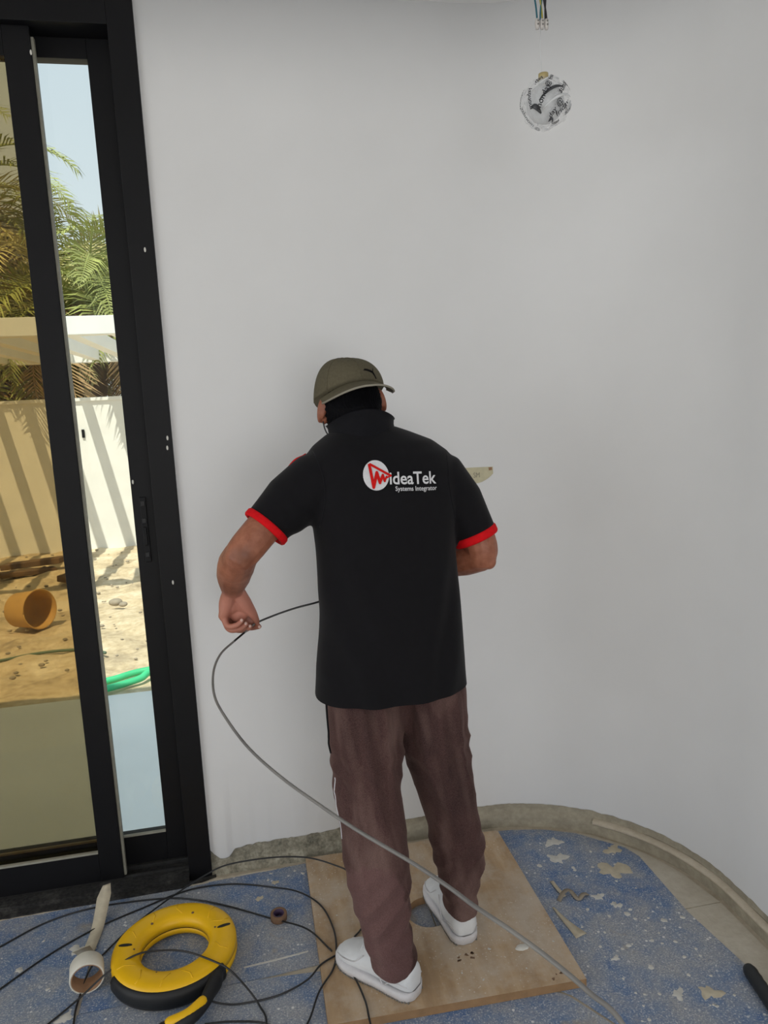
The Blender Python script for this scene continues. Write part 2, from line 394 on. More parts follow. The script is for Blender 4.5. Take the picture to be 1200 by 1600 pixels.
# bare base strip left where the skirting is missing
def base_strip(name, pts, mat, prof, label):
    V, F = [], []; n = len(prof)
    for i, (x, y, nx, ny) in enumerate(pts):
        for d, z in prof:
            w = .003 * noise.noise((x * 14, y * 14, z * 30)); V.append((x - nx * (d + w), y - ny * (d + w), z))
    for i in range(len(pts) - 1):
        for k in range(n - 1): F.append((i * n + k, (i + 1) * n + k, (i + 1) * n + k + 1, i * n + k + 1))
    return tag(me_obj(name, V, F, mat), label, kind='structure')
isplit = next(i for i, p in enumerate(path) if p[0] > .30)
base_strip('trim_1', path[:isplit + 1], 'bare_plaster', [(-.006, -.004), (.002, .010), (.006, .03), (.012, .06), (.012, .13)], 'rough grey and cream bare plaster at the foot of the wall beside the door')
base_strip('trim_2', path[isplit:], 'curved_plaster', [(.010, -.004), (.008, .03), (.006, .05), (.014, .055), (.012, .07), (.012, .13)], 'bare beige plaster strip curving round the foot of the wall')
# pale ledge that runs along the foot of the right-hand sweep
V, F = [], []; pr = [(.012, .040), (-.003, .042), (-.006, .048), (-.004, .056), (.012, .059)]
arc = [p for p in path if p[0] > 1.10]
for x, y, nx, ny in arc:
    for d, z in pr: V.append((x - nx * d, y - ny * d, z))
for i in range(len(arc) - 1):
    for k in range(4): F.append((i * 5 + k, (i + 1) * 5 + k, (i + 1) * 5 + k + 1, i * 5 + k + 1))
tag(me_obj('trim_3', V, F, 'screed'), 'thin cream plaster ledge along the curved wall foot', kind='structure')

def st(name, b, mat, label): return tag(box(name, b, mat), label, kind='structure')
st('wall_right', (RX, RX + .16, BACK, 1.0, -.1, CEIL), 'wall_paint', 'white right-hand wall running back past the camera')
lw = merge(box_vf(LEFT - .16, LEFT, 1.6, WY + .16, -.1, CEIL), box_vf(LEFT - .16, LEFT, BACK, -1.4, -.1, CEIL), box_vf(LEFT - .16, LEFT, -1.4, 1.6, -.1, .2), box_vf(LEFT - .16, LEFT, -1.4, 1.6, 2.6, CEIL))
tag(me_obj('wall_left', *lw, 'wall_paint', smooth=False), 'white left wall with a wide window opening', kind='structure')
bw = merge(box_vf(LEFT, -.9, BACK - .16, BACK, -.1, CEIL), box_vf(1.2, RX, BACK - .16, BACK, -.1, CEIL), box_vf(-.9, 1.2, BACK - .16, BACK, -.1, .3), box_vf(-.9, 1.2, BACK - .16, BACK, 2.6, CEIL))
tag(me_obj('wall_back', *bw, 'wall_paint', smooth=False), 'white back wall with a window opening behind the camera', kind='structure')
fl = merge(box_vf(LEFT, -2.46, WY, WY + .16, -.1, CEIL), box_vf(-2.46, -.213, WY, WY + .16, 2.705, CEIL))
tag(me_obj('wall_door', *fl, 'wall_paint', smooth=False), 'white wall strip above and beyond the sliding door', kind='structure')
st('ceiling', (LEFT - .16, RX + .16, BACK - 1.4, WY + .16, CEIL, CEIL + .2), 'ceiling_paint', 'plain white ceiling')  # added unseen overhang past the back wall keeps sun out of its window
st('trim_4', (LEFT - .16, RX + .16, WY, WY + .16, CEIL + .2, 3.50), 'outer_render', 'rendered roof parapet above the door wall')
floor = st('floor', (LEFT, RX + .05, BACK, WY + .16, -.1, -.003), 'screed', 'dusty beige floor under the blue sheets')
def tile(poly):
    o = me_obj('tile', *prism(poly, -.003, .0), 'tile_cream', floor, False); return o
def inside(p, d=.004):
    x, y = p
    return p
tile([(1.00, 2.225), (1.03, 2.225), (1.10, 2.18), (1.17, 2.11), (1.23, 2.03), (1.28, 1.92), (1.312, 1.771), (1.05, 1.771)])
tile([(1.05, 1.767), (1.313, 1.767), (1.316, 1.40), (1.316, 1.17), (1.05, 1.17)])
tile([(1.05, 1.163), (1.316, 1.163), (1.316, .57), (1.05, .57)])

# ------------------------------------------------------------------ sliding glass door
door = tag(bpy.data.objects.new('door_1', None), 'black aluminium sliding door with a bronze-tinted leaf and a clear leaf', kind='structure')
COL.objects.link(door); door.location = (-1.33, 2.38, 0); WLOC[door] = Vector((-1.33, 2.38, 0))
DX0, DX1 = -2.46, -.213
def dp(name, b, mat='black_metal', par=None, bev=.0015): return box(name, b, mat, par or door, bev)
dp('jamb', (-.286, DX1, WY - .012, WY + .15, -.003, 2.705)); dp('jamb', (DX0, DX0 + .073, WY - .012, WY + .15, -.003, 2.705))
dp('header', (DX0 + .073, -.286, WY - .012, WY + .15, 2.625, 2.705))
sill = dp('sill', (DX0 + .073, -.286, WY - .03, WY + .15, -.003, .022), 'sill_dirty')
dp('sill_rail', (DX0 + .073, -.287, 2.372, 2.380, .022, .034), 'rail_metal', sill, .0005)
dp('sill_rail', (DX0 + .073, -.287, 2.332, 2.340, .022, .030), 'rail_metal', sill, .0005)
me_obj('sill_lip', *prism([(-.300, WY - .05), (-.200, WY - .013), (-.286, WY - .029), (DX0, WY - .029), (DX0, WY - .085)], -.003, .008), 'sill_dirty', door, False)
# clear leaf (behind)
lf = dp('clear_leaf', (-.360, -.288, 2.385, 2.425, .034, 2.625)); lf['label'] = 'black stile of the clear glazed leaf'
dp('top_rail', (-1.36, -.360, 2.385, 2.425, 2.569, 2.625), par=lf); dp('bottom_rail', (-1.36, -.360, 2.385, 2.425, .034, .137), par=lf)
dp('stile', (-1.40, -1.36, 2.385, 2.425, .034, 2.625), par=lf)
dp('glass_pane', (-1.365, -.355, 2.402, 2.408, .130, 2.575), 'clear_glass', lf, 0)
dp('glazing_bead', (-1.36, -.360, 2.383, 2.392, .137, .143), 'seal_rubber', lf, 0)
# latch on its stile
lk = dp('latch', (-.338, -.318, 2.378, 2.386, 1.075, 1.285), bev=.002)
for z in (1.10, 1.16, 1.21, 1.265): dp('latch_screw', (-.334, -.322, 2.375, 2.379, z - .008, z + .008), 'reel_black', lk, .001)
dp('latch_grip', (-.333, -.323, 2.372, 2.379, 1.13, 1.19), 'black_metal', lk, .002)
# bronze leaf (in front)
bl = dp('bronze_leaf', (-.569, -.497, 2.325, 2.365, .030, 2.625)); bl['label'] = 'black stile of the bronze-tinted leaf'
dp('top_rail', (-1.56, -.569, 2.325, 2.365, 2.545, 2.625), par=bl); dp('bottom_rail', (-1.56, -.569, 2.325, 2.365, .030, .130), par=bl)
dp('stile', (-1.63, -1.56, 2.325, 2.365, .030, 2.625), par=bl)
dp('glass_pane', (-1.565, -.564, 2.342, 2.348, .125, 2.55), 'bronze_glass', bl, 0)
dp('glazing_bead', (-1.56, -.569, 2.322, 2.332, .130, .137), 'seal_rubber', bl, 0)
dp('brush_seal', (-.497, -.490, 2.335, 2.352, .034, 2.60), 'seal_rubber', bl, 0)
rl = dp('far_leaf', (-2.38, -2.31, 2.385, 2.425, .034, 2.625)); dp('top_rail', (-2.31, -1.41, 2.385, 2.425, 2.55, 2.625), par=rl)
dp('bottom_rail', (-2.31, -1.41, 2.385, 2.425, .034, .13), par=rl); dp('glass_pane', (-2.31, -1.41, 2.402, 2.408, .13, 2.55), 'bronze_glass', rl, 0)
for x, z in ((-.240, 2.02), (-.226, 1.47), (-.229, 1.44), (-.352, 1.335), (-.498, 2.555), (-.25, 1.02)):
    me_obj('paint_fleck', *ell((x, 2.297 if x > -.3 else (2.383 if x > -.4 else 2.324), z), .003, .0012, .007), 'white_chip', door)

# ------------------------------------------------------------------ floor coverings
def sheet(poly, label, n=14):
    c = Vector((sum(p[0] for p in poly) / len(poly), sum(p[1] for p in poly) / len(poly), 0))
    o = me_obj('protection_sheet', *prism(poly, -.002, .001), 'blue_sheet', None, False, c)
    return tag(o, label, 'floor sheet', 'blue protection sheets on the floor')
sheet([(-2.0, 1.2), (-.552, 1.2), (-.543, 2.262), (-2.0, 2.215)], 'blue floor protection sheet at far left under the white tape roll')
s2 = sheet([(-.538, 1.812), (-.07, 1.815), (.10, 1.826), (.45, 1.85), (.45, 2.292), (.094, 2.286), (-.277, 2.268), (-.538, 2.262)], 'blue protection sheet along the door sill, behind the yellow reel')
sheet([(-.545, 1.0), (-.541, 1.809), (-.07, 1.812), (.10, 1.799), (.45, 1.775), (.72, 1.555), (.805, 1.42), (.9, 1.0)], 'blue protection sheet in the foreground under the reel handle')
s4 = sheet([(.455, 1.79), (.455, 2.295), (.73, 2.296), (.843, 2.283), (.95, 2.256), (1.05, 2.205), (1.175, 2.085), (1.196, 2.03), (1.194, 1.755), (1.23, 1.463), (1.26, 1.0), (.91, 1.0), (.815, 1.42), (.728, 1.56)], 'paint-splashed blue protection sheet filling the rounded corner')
def blob(cx, cy, r, z0, z1, mat, par, seed, irr=.45, asp=1.0):
    rng = random.Random(seed); n = 22; ph = [rng.uniform(0, 6.28) for _ in range(4)]; out = []; inn = []
    for k in range(n):
        a = 2 * math.pi * k / n; q = 1 + irr * (.5 * math.sin(2 * a + ph[0]) + .4 * math.sin(3 * a + ph[1]) + .4 * math.sin(5 * a + ph[2]) + .25 * math.sin(8 * a + ph[3]))
        q = max(.3, q); out.append((cx + r * q * math.cos(a) * asp, cy + r * q * math.sin(a), z0)); inn.append((cx + r * .75 * q * math.cos(a) * asp, cy + r * .75 * q * math.sin(a), z1))
    V = out + inn; F = [(k, (k + 1) % n, n + (k + 1) % n, n + k) for k in range(n)] + [tuple(range(n, 2 * n))]
    return me_obj('paint_splash', V, F, mat, par)
sp = [(.955, 2.177, .0298), (.932, 2.09, .0328), (.857, 2.069, .0101), (.959, 2.031, .008), (1.082, 1.987, .0515), (.972, 1.883, .0189), (1.006, 1.835, .0167), (1.017, 1.792, .0109), (1.106, 1.741, .0107), (1.165, 1.739, .0089), (.957, 1.677, .0086), (.899, 1.643, .0118), (.993, 1.494, .0189), (1.074, 1.478, .0282), (1.09, 1.658, .0069), (1.036, 1.807, .0073), (1.055, 1.543, .0065), (.974, 1.591, .0099), (1.13, 2.085, .03)]
for i, (x, y, r) in enumerate(sp): blob(x, y, r * .85, .0008, .0022, 'tape_dirty' if i in (4, 13, 18) else 'plaster_drip', s4, i + 3, .55 if r > .011 else .2)
for i in range(46):
    blob(random.uniform(.84, 1.17), random.uniform(1.4, 2.1), random.uniform(.0025, .006), .0008, .0018, 'plaster_drip', s4, i + 50, .2)
for i, (x, y, r) in enumerate([(-.007, 2.212, .0135), (-.061, 2.146, .015), (-.02, 2.262, .006), (.06, 2.255, .005), (.085, 2.235, .008), (-.03, 2.23, .006)]): blob(x, y, r * .8, .0008, .002, 'tape_dirty' if i < 2 else 'plaster_drip', s2, i + 90, .4)
s1 = bpy.data.objects['protection_sheet']
for i, (x, y, r) in enumerate([(-.593, 2.057, .026), (-.572, 1.807, .023), (-.739, 2.015, .013), (-.64, 1.92, .007), (-.70, 2.12, .006)]): blob(x, y, r * .8, .0008, .002, 'plaster_drip', s1, i + 120, .4)
me_obj('paint_streak', *prism([(-.11, 1.862), (-.02, 1.868), (.07, 1.878), (.072, 1.883), (-.02, 1.874), (-.11, 1.867)], .0008, .0022), 'plaster_drip', s2, False)
# beige dust ridge along the door sill
V, F = [], []; n = 60
for i in range(n + 1):
    x = -2.0 + 2.0 * i / n + .0; y0 = 2.29 if x > -.21 else WY - .032 - .03 * max(0, (-.22 - x)) ; w = .016 + .008 * noise.noise((x * 20, 1, 0)); h = .004 + .003 * noise.noise((x * 30, 5, 0))
    V += [(x, y0, -.003), (x, y0 - w * .5, h), (x, y0 - w, -.003)]
for i in range(n):
    for k in range(2): F.append((i * 3 + k, i * 3 + k + 1, i * 3 + k + 4, i * 3 + k + 3))
tag(me_obj('dust_ridge', V, F, 'screed'), 'ridge of beige dust and mortar crumbs along the door sill', 'dust', kind='stuff')

# board with a round hole
BX0, BX1, BY0, BY1, BT = .098, .778, 1.582, 2.270, .025
HX, HY, HR = .441, 1.921, .066
board = root('plywood_board', (.44, 1.92, 0), 'square tan plywood board with a round hole, under the standing man', 'board')
def board_mesh():
    n = 48; outer = []; inner = []
    for k in range(n):
        a = 2 * math.pi * k / n; c, s = math.cos(a), math.sin(a)
        inner.append((HX + HR * c, HY + HR * s))
        tx = ((BX1 if c > 0 else BX0) - HX) / c if abs(c) > 1e-6 else 1e9; ty = ((BY1 if s > 0 else BY0) - HY) / s if abs(s) > 1e-6 else 1e9
        t = min(abs(tx), abs(ty)); outer.append([HX + t * c, HY + t * s])
    for cx, cy in ((BX0, BY0), (BX0, BY1), (BX1, BY0), (BX1, BY1)):
        k = min(range(n), key=lambda i: (outer[i][0] - cx) ** 2 + (outer[i][1] - cy) ** 2); outer[k] = [cx, cy]
    def sk(p): return (p[0] + .004 * (p[1] - HY), p[1] - .03 * (p[0] - HX))
    V = [(*sk(p), z) for z in (.002, BT) for p in outer] + [(*p, z) for z in (.002, BT) for p in inner]
    F = []
    for k in range(n):
        j = (k + 1) % n
        F += [(n + k, n + j, 3 * n + j, 3 * n + k), (k, 2 * n + k, 2 * n + j, j), (k, j, n + j, n + k), (2 * n + k, 3 * n + k, 3 * n + j, 2 * n + j)]
    return V, F
bo = me_obj('board_panel', *board_mesh(), 'plywood', board, False)
bo.data.materials.append(MATS['plywood_edge'])
for p in bo.data.polygons:
    if abs(p.normal.z) < .5: p.material_index = 1
rng = random.Random(4)
for i in range(9): blob(.489 + rng.uniform(-.028, .03), 1.724 + rng.uniform(-.012, .012), rng.uniform(.003, .006), BT - .0005, BT + .0006, 'tape_brown', board, 200 + i, .4)
for i in range(5): blob(.69 + rng.uniform(-.03, .04), 1.60 + rng.uniform(-.01, .02), rng.uniform(.002, .005), BT - .0005, BT + .0006, 'tape_brown', board, 230 + i, .4)
for i in range(16): blob(rng.uniform(.14, .75), rng.uniform(1.6, 1.75) if i % 2 else rng.uniform(1.6, 2.2), rng.uniform(.002, .005), BT - .0005, BT + .0008, 'plaster_drip', board, 260 + i, .3)
chip = tag(blob(.655, 1.717, .013, BT, BT + .003, 'white_chip', None, 305, .12, 1.4), 'small whitish plaster chip lying on the plywood board', 'plaster chip'); chip.name = 'plaster_chip'

def ribbon(P, w, mat, name, par=None, thick=.0008, side=None, loc=None):
    P = catmull(P, 5); L_, R_ = [], []
    for i, p in enumerate(P):
        t = (P[min(i + 1, len(P) - 1)] - P[max(i - 1, 0)]).normalized(); sd = Vector(side) if side else t.cross(Vector((0, 0, 1))).normalized()
        ww = w(i / (len(P) - 1)) if callable(w) else w
        L_.append(p + sd * ww); R_.append(p - sd * ww)
    n = len(P); up_ = Vector((0, 0, thick)); V = L_ + R_ + [p + up_ for p in L_] + [p + up_ for p in R_]; F = []
    for i in range(n - 1): F += [(i, i + 1, n + i + 1, n + i), (2 * n + i, 3 * n + i, 3 * n + i + 1, 2 * n + i + 1), (i, 2 * n + i, 2 * n + i + 1, i + 1), (n + i, n + i + 1, 3 * n + i + 1, 3 * n + i)]
    F += [(0, n, 3 * n, 2 * n), (n - 1, 3 * n - 1, 4 * n - 1, 2 * n - 1)]
    return me_obj(name, V, F, mat, par, True, loc)
tag(ribbon([(.863, 1.985, .002), (.863, 1.947, .006), (.871, 1.908, .002)], .006, 'tape_dirty', 'tape_scrap', loc=(.865, 1.945, 0)), 'short cream scrap of peeled tape, upper of those on the blue sheet', 'tape scrap', 'peeled scraps on the blue sheet')
tag(ribbon([(.845, 1.894, .002), (.870, 1.912, .014), (.893, 1.917, .012), (.905, 1.885, .003), (.925, 1.893, .010), (.945, 1.900, .003)], .007, 'stone_grey', 'tape_scrap', loc=(.89, 1.9, 0)), 'crumpled grey zigzag strip lying on the blue sheet', 'tape scrap', 'peeled scraps on the blue sheet')
tag(ribbon([(.817, 1.872, .002), (.822, 1.833, .004), (.832, 1.79, .003), (.846, 1.742, .002)], lambda t: .004 + .016 * t * t, 'tape_dirty', 'tape_scrap', loc=(.83, 1.81, 0)), 'long cream spatula-shaped drip scrap, lowest on the blue sheet', 'tape scrap', 'peeled scraps on the blue sheet')
# black tool handle at the right edge
tl = root('hand_tool', (1.19, 1.45, 0), 'black ribbed rubber tool handle lying at the right edge', 'tool')
P = [Vector((1.205, 1.50, .018)).lerp(Vector((1.175, 1.33, .018)), i / 16) for i in range(17)]
me_obj('grip', *tube(P, [.017 + (.0015 if i % 2 else 0) for i in range(17)], 14, round_ends=True), 'tool_black', tl)
me_obj('shaft', *tube([(1.176, 1.335, .018), (1.15, 1.19, .016)], .006, 10, round_ends=True), 'screw_metal', tl)

# ------------------------------------------------------------------ tape rolls
def roll(parent, c, axis, r_in, r_core, r_out, w, m_out, m_core):
    c = Vector(c); a = Vector(axis).normalized(); u = a.cross(Vector((0, 0, 1))).normalized(); v = u.cross(a); n = 40
    def ring(r, d): return [c + a * d + (u * math.cos(2 * math.pi * k / n) + v * math.sin(2 * math.pi * k / n)) * r for k in range(n)]
    def ann(r0, r1, bev=.0015):
        rings = [ring(r0, -w / 2), ring(r1 - bev, -w / 2), ring(r1, -w / 2 + bev), ring(r1, w / 2 - bev), ring(r1 - bev, w / 2), ring(r0, w / 2), ring(r0, -w / 2)]
        return loft(rings, False)
    me_obj('tape_band', *ann(r_core, r_out), m_out, parent); me_obj('core', *ann(r_in, r_core + .0003), m_core, parent)
rt = root('tape_roll', (-.528, 1.895, 0), 'white masking tape roll on its edge with a loose tail, beside the yellow reel', 'tape roll')
roll(rt, (-.530, 1.902, .0455), (.20, -1, 0), .038, .0405, .0445, .052, 'tape_white', 'tape_core')
ribbon([(-.553, 1.955, .078), (-.556, 1.985, .05), (-.556, 2.02, .012), (-.553, 2.07, .004), (-.548, 2.13, .006), (-.543, 2.18, .030), (-.538, 2.21, .055), (-.530, 2.225, .082)], lambda t: .024 - .005 * math.sin(t * 3.1) - (.012 * max(0, t - .85) / .15), 'tape_dirty', 'loose_tail', rt, side=(.97, .2, .1))
sr = root('small_tape_roll', (-.005, 2.035, 0), 'small brown and purple tape roll lying on the blue sheet', 'tape roll')
roll(sr, (-.004, 2.035, .0125), (.02, -.12, 1), .014, .0165, .025, .022, 'tape_brown', 'tape_purple')

# ------------------------------------------------------------------ yellow cable reel
RC = Vector((-.300, 1.938, 0)); RO, RI = .172, .094
reel = root('cable_reel', RC, 'round yellow fish-tape reel with black grip lying on the blue floor', 'cable reel')
def revolve(prof, n=72, c=RC, a0=0, a1=2 * math.pi):
    full = abs(a1 - a0 - 2 * math.pi) < 1e-6; N_ = n if full else n + 1; V, F = [], []; m_ = len(prof)
    for k in range(N_):
        a = a0 + (a1 - a0) * k / n
        for r, z in prof: V.append((c.x + r * math.cos(a), c.y + r * math.sin(a), z))
    for k in range(n):
        j = (k + 1) % N_
        for i in range(m_): F.append((k * m_ + i, k * m_ + (i + 1) % m_, j * m_ + (i + 1) % m_, j * m_ + i))
    if not full: F += [tuple(range(m_)), tuple((N_ - 1) * m_ + i for i in range(m_))]
    return V, F
def half(z0, z1, top):
    zz = (lambda t: z0 + (z1 - z0) * t) if top else (lambda t: z1 - (z1 - z0) * t)
    return [(RI, zz(0)), (RI + .001, zz(.45)), (RI + .006, zz(.74)), (RI + .016, zz(.92)), (RI + .030, zz(1)), (RO - .024, zz(1)), (RO - .010, zz(.93)), (RO - .002, zz(.72)), (RO, zz(.45)), (RO, zz(0))]
top = me_obj('upper_shell', *revolve(half(.033, .064, True)), 'reel_yellow', reel)
me_obj('lower_shell', *revolve(half(.002, .029, False)), 'reel_yellow', reel)
me_obj('seam_band', *revolve([(RI + .002, .027), (RI + .002, .035), (RO - .004, .035), (RO - .004, .027)]), 'reel_black', reel)
ga0, ga1 = math.radians(208), math.radians(322)
gp = [(RO - .006, .010), (RO + .006, .008), (RO + .011, .020), (RO + .011, .042), (RO + .004, .054), (RO - .006, .056)]
me_obj('grip_band', *revolve(gp, 30, RC, ga0, ga1), 'reel_black', reel)
ea = math.radians(300); e = Vector((math.cos(ea), math.sin(ea), 0))
P = [RC + Vector((math.cos(math.radians(d)), math.sin(math.radians(d)), 0)) * r + Vector((0, 0, z)) for d, r, z in ((316, .168, .034), (308, .186, .034), (300, .205, .034), (291, .235, .034), (281, .258, .034), (268, .266, .034))]
gh = me_obj('handle', *tube(catmull(P, 4), lerp_list([.020, .024, .020, .017, .019, .017], 4), 14, .85, round_ends=True), 'reel_black', reel)
P = [RC + Vector((math.cos(math.radians(d)), math.sin(math.radians(d)), 0)) * r + Vector((0, 0, .046)) for d, r in ((292, .232), (282, .252), (272, .262))]
me_obj('handle_inlay', *tube(catmull(P, 4), .0125, 12, round_ends=True), 'reel_yellow', gh)
for d in (172, 12):   # long slots on the top face
    a = math.radians(d); c = RC + Vector((math.cos(a), math.sin(a), 0)) * (.137 if d == 172 else .140)
    u = Vector((math.cos(a), math.sin(a), 0)); w = Vector((-u.y, u.x, 0)); V = []
    for k in range(16):
        b = 2 * math.pi * k / 16; V.append(c + u * .019 * math.cos(b) + w * .0055 * math.sin(b))
    me_obj('slot', *prism([(p.x, p.y) for p in V], .060, .0648), 'reel_black', top, False)
for d, r, s_ in ((128, .116, .004), (68, .118, .004), (180, .110, .003), (15, .116, .003), (250, .110, .0025)):
    a = math.radians(d); c = RC + Vector((math.cos(a) * r, math.sin(a) * r, 0)); zt = .0625 if r > .112 else .0605
    me_obj('screw_hole', *prism([(c.x + s_ * math.cos(k * .785), c.y + s_ * math.sin(k * .785)) for k in range(8)], .05, zt + .0015), 'tape_brown', top, False)
for d in (118, 92, 48, 22, 338, 292, 262, 236, 205, 150):   # raised pressed ribs between the facets
    a = math.radians(d); u = Vector((math.cos(a), math.sin(a), 0)); k = .035 * (1 if d % 4 else -1); u2 = Vector((math.cos(a + k * 4), math.sin(a + k * 4), 0))
    me_obj('pressed_rib', *tube([RC + u * .160 + Vector((0, 0, .0618)), RC + u * .14 + Vector((0, 0, .0632)), RC + u2 * .118 + Vector((0, 0, .0626))], .0022, 6), 'reel_yellow', top)

# ------------------------------------------------------------------ pull wire
wire = root('pull_wire', (-.1, 1.9, 0), 'thin black pull wire looping over the floor and up to the hand', 'wire')
def onfloor(L_):
    out = []
    for p in L_:
        x, y = p[0], p[1]; z = p[2] if len(p) > 2 else .0045
        if BX0 - .04 < x < BX1 and BY0 - .01 < y < BY1: z = max(z, BT + .0035)
        d = math.hypot(x - RC.x, y - RC.y)
        out.append((x, y, z))
    return out
def strand(L_, r=.0026, mat='wire_black'): return me_obj('wire_strand', *tube(catmull(onfloor(L_), 8), r, 7), mat, wire)
strand([(-1.1, 1.86), (-.98, 2.0), (-.822, 2.124), (-.707, 2.202), (-.572, 2.233), (-.394, 2.225), (-.293, 2.201), (-.171, 2.138), (-.025, 2.038), (.074, 1.937, .012), (.135, 1.83, .030)])
strand([(-1.0, 1.68), (-.88, 1.84), (-.77, 1.95), (-.67, 2.05), (-.553, 2.133), (-.42, 2.193), (-.316, 2.235), (-.235, 2.246), (-.132, 2.232), (-.019, 2.186), (.062, 2.108, .012), (.125, 2.027), (.150, 1.922), (.148, 1.833), (.131, 1.767), (.085, 1.698, .012), (.046, 1.631), (-.02, 1.56), (-.15, 1.48)])
# loop that climbs over the reel
strand([(-.70, 1.70), (-.608, 1.793), (-.545, 1.85, .012), (-.475, 1.885, .045), (-.40, 1.905, .0685), (-.33, 1.903, .0695), (-.26, 1.880, .069), (-.18, 1.822, .0685), (-.14, 1.79, .060), (-.10, 1.755, .030), (-.071, 1.716, .008), (-.055, 1.657), (-.09, 1.55), (-.22, 1.47)])
strand([(-.50, 1.62), (-.542, 1.777, .005), (-.545, 1.874, .0075), (-.536, 1.965, .006), (-.506, 2.021, .005), (-.437, 2.111, .01), (-.331, 2.203, .02), (-.222, 2.252, .045), (-.148, 2.261, .06), (-.012, 2.252, .065), (.103, 2.228, .06), (.192, 2.176, .05), (.233, 2.13, .045), (.257, 2.02, .04), (.248, 1.942, .035), (.231, 1.898, .03), (.205, 1.868, .03)])
strand([(-.204, 1.752, .020), (-.16, 1.742, .008), (-.113, 1.736), (-.02, 1.74), (.058, 1.764, .012), (.100, 1.79, .027), (.146, 1.815)])
strand([(.146, 1.815), (.178, 1.732, .034), (.195, 1.663), (.199, 1.60), (.19, 1.50, .010), (.1, 1.38)])
strand([(-.209, 1.694), (-.145, 1.686), (-.057, 1.658), (-.02, 1.60), (-.05, 1.50)])
# strand held in the hand, swinging out towards the viewer and down to the floor behind
held = [(-.006, 1.948, .965), (-.035, 1.928, .950), (-.066, 1.90, .936), (-.100, 1.84, .925), (-.116, 1.76, .908), (-.112, 1.67, .882), (-.083, 1.576, .861), (-.037, 1.48, .832), (.024, 1.373, .814), (.089, 1.267, .805), (.148, 1.182, .795), (.219, 1.085, .788), (.265, 1.014, .783), (.292, .967, .779), (.328, .899, .781), (.362, .84, .776), (.394, .791, .762), (.426, .75, .736), (.47, .66, .62), (.44, .55, .42), (.25, .50, .20), (.0, .7, .03), (-.15, 1.1, .006), (-.1, 1.40, .005)]
nh = (len(held) - 1) * 6 + 1
me_obj('wire_strand', *tube(catmull(held, 6), [.0027 + .0011 * min(1, i / 80) for i in range(nh)], 8), 'wire_grey', wire)
me_obj('wire_strand', *tube(catmull([(-.066, 1.90, .936), (-.035, 1.928, .950), (-.006, 1.948, .965), (.05, 1.950, .983), (.11, 1.952, .997), (.169, 1.955, 1.006), (.25, 1.99, 1.015), (.34, 2.05, 1.03), (.40, 2.14, 1.05), (.43, 2.304, 1.07)], 6), .0027, 8), 'wire_black', wire)

# ------------------------------------------------------------------ tape on the wall
tp = root('masking_tape_strip', (.735, WY, 1.29), 'torn strip of beige masking tape with pencil marks stuck on the wall', 'tape strip')
def wall_y(x_): return WY if x_ <= CX else CY + math.sqrt(CR * CR - (x_ - CX) ** 2)
def on_wall(V, lift): return [(x_, wall_y(x_) - lift, z_) for x_, z_ in V]
n = 34; V = []
for i in range(n + 1):
    x_ = .60 + .212 * i / n; bot = 1.262 + (.0 if x_ < .745 else .030 * ((x_ - .745) / .067) ** 2.4) + .0012 * noise.noise((x_ * 90, 0, 0)); V += [(x_, bot), (x_, 1.318 - .003 * (x_ - .6) / .2)]
F = [(2 * i, 2 * i + 2, 2 * i + 3, 2 * i + 1) for i in range(n)]; m_ = len(V)
W_ = on_wall(V, .0002) + on_wall(V, .0014)
F2 = F + [tuple(q + m_ for q in f_) for f_ in F] + [(2 * i + k, 2 * i + 2 + k, m_ + 2 * i + 2 + k, m_ + 2 * i + k) for i in range(n) for k in (0, 1)] + [(0, 1, m_ + 1, m_), (m_ - 2, m_ - 1, 2 * m_ - 1, 2 * m_ - 2)]
me_obj('tape', W_, F2, 'tape_beige', tp, False)
v, f = text_vf('SM', .024, .0); me_obj('pencil_mark', on_wall([(.744 + p[0] * .8, 1.282 + p[1]) for p in v], .0022), f, 'pencil', tp, False)
me_obj('torn_corner', on_wall([(.798, 1.303), (.809, 1.304), (.809, 1.3135), (.797, 1.313)], .0020), [(0, 1, 2, 3)], 'tape_core', tp, False)

# ------------------------------------------------------------------ wrapped pendant lamp and its ceiling wires
LX, LY = .790, 1.80
lamp = root('pendant_lamp', (LX, LY, 2.20), 'round pendant lamp wrapped in clear film printed with black words', 'lamp')
LC = Vector((.794, LY, 2.255)); LR = .057
v, f = ell(LC, LR * .80, LR * .80, LR * .80, None, 28, 18); me_obj('bulb', v, f, 'bulb_glass', lamp)
v, f = ell(LC, LR, LR, LR, None, 56, 34)
def crump(p, a=.0075):
    d = (Vector(p) - LC); n_ = d.normalized(); q = noise.noise(n_ * 3.1) * a + abs(noise.noise(n_ * 7.5)) * a * .9 + noise.noise(n_ * 17) * a * .25
    return LC + n_ * (d.length + q - a * .3)
film_o = me_obj('wrap_film', [crump(p) for p in v], f, 'wrap_film', lamp, True)
def on_ball(name, s, size, ang, az, el, mat, bold=.0003, r=LR + .006):
    v, f = text_vf(s, size, bold); mx = max(p[0] for p in v) / 2; out = []
    ca, sa = math.cos(ang), math.sin(ang)
    for x, y, z in v:
        x -= mx; y -= size * .25; X, Y_ = x * ca - y * sa, x * sa + y * ca
        th = az + X / r; ph = el + Y_ / r
        d = Vector((math.sin(th) * math.cos(ph), -math.cos(th) * math.cos(ph), math.sin(ph)))
        out.append(LC + d * (LR + .0062))
    return me_obj(name, out, f, mat, film_o, False)
R_ = math.radians
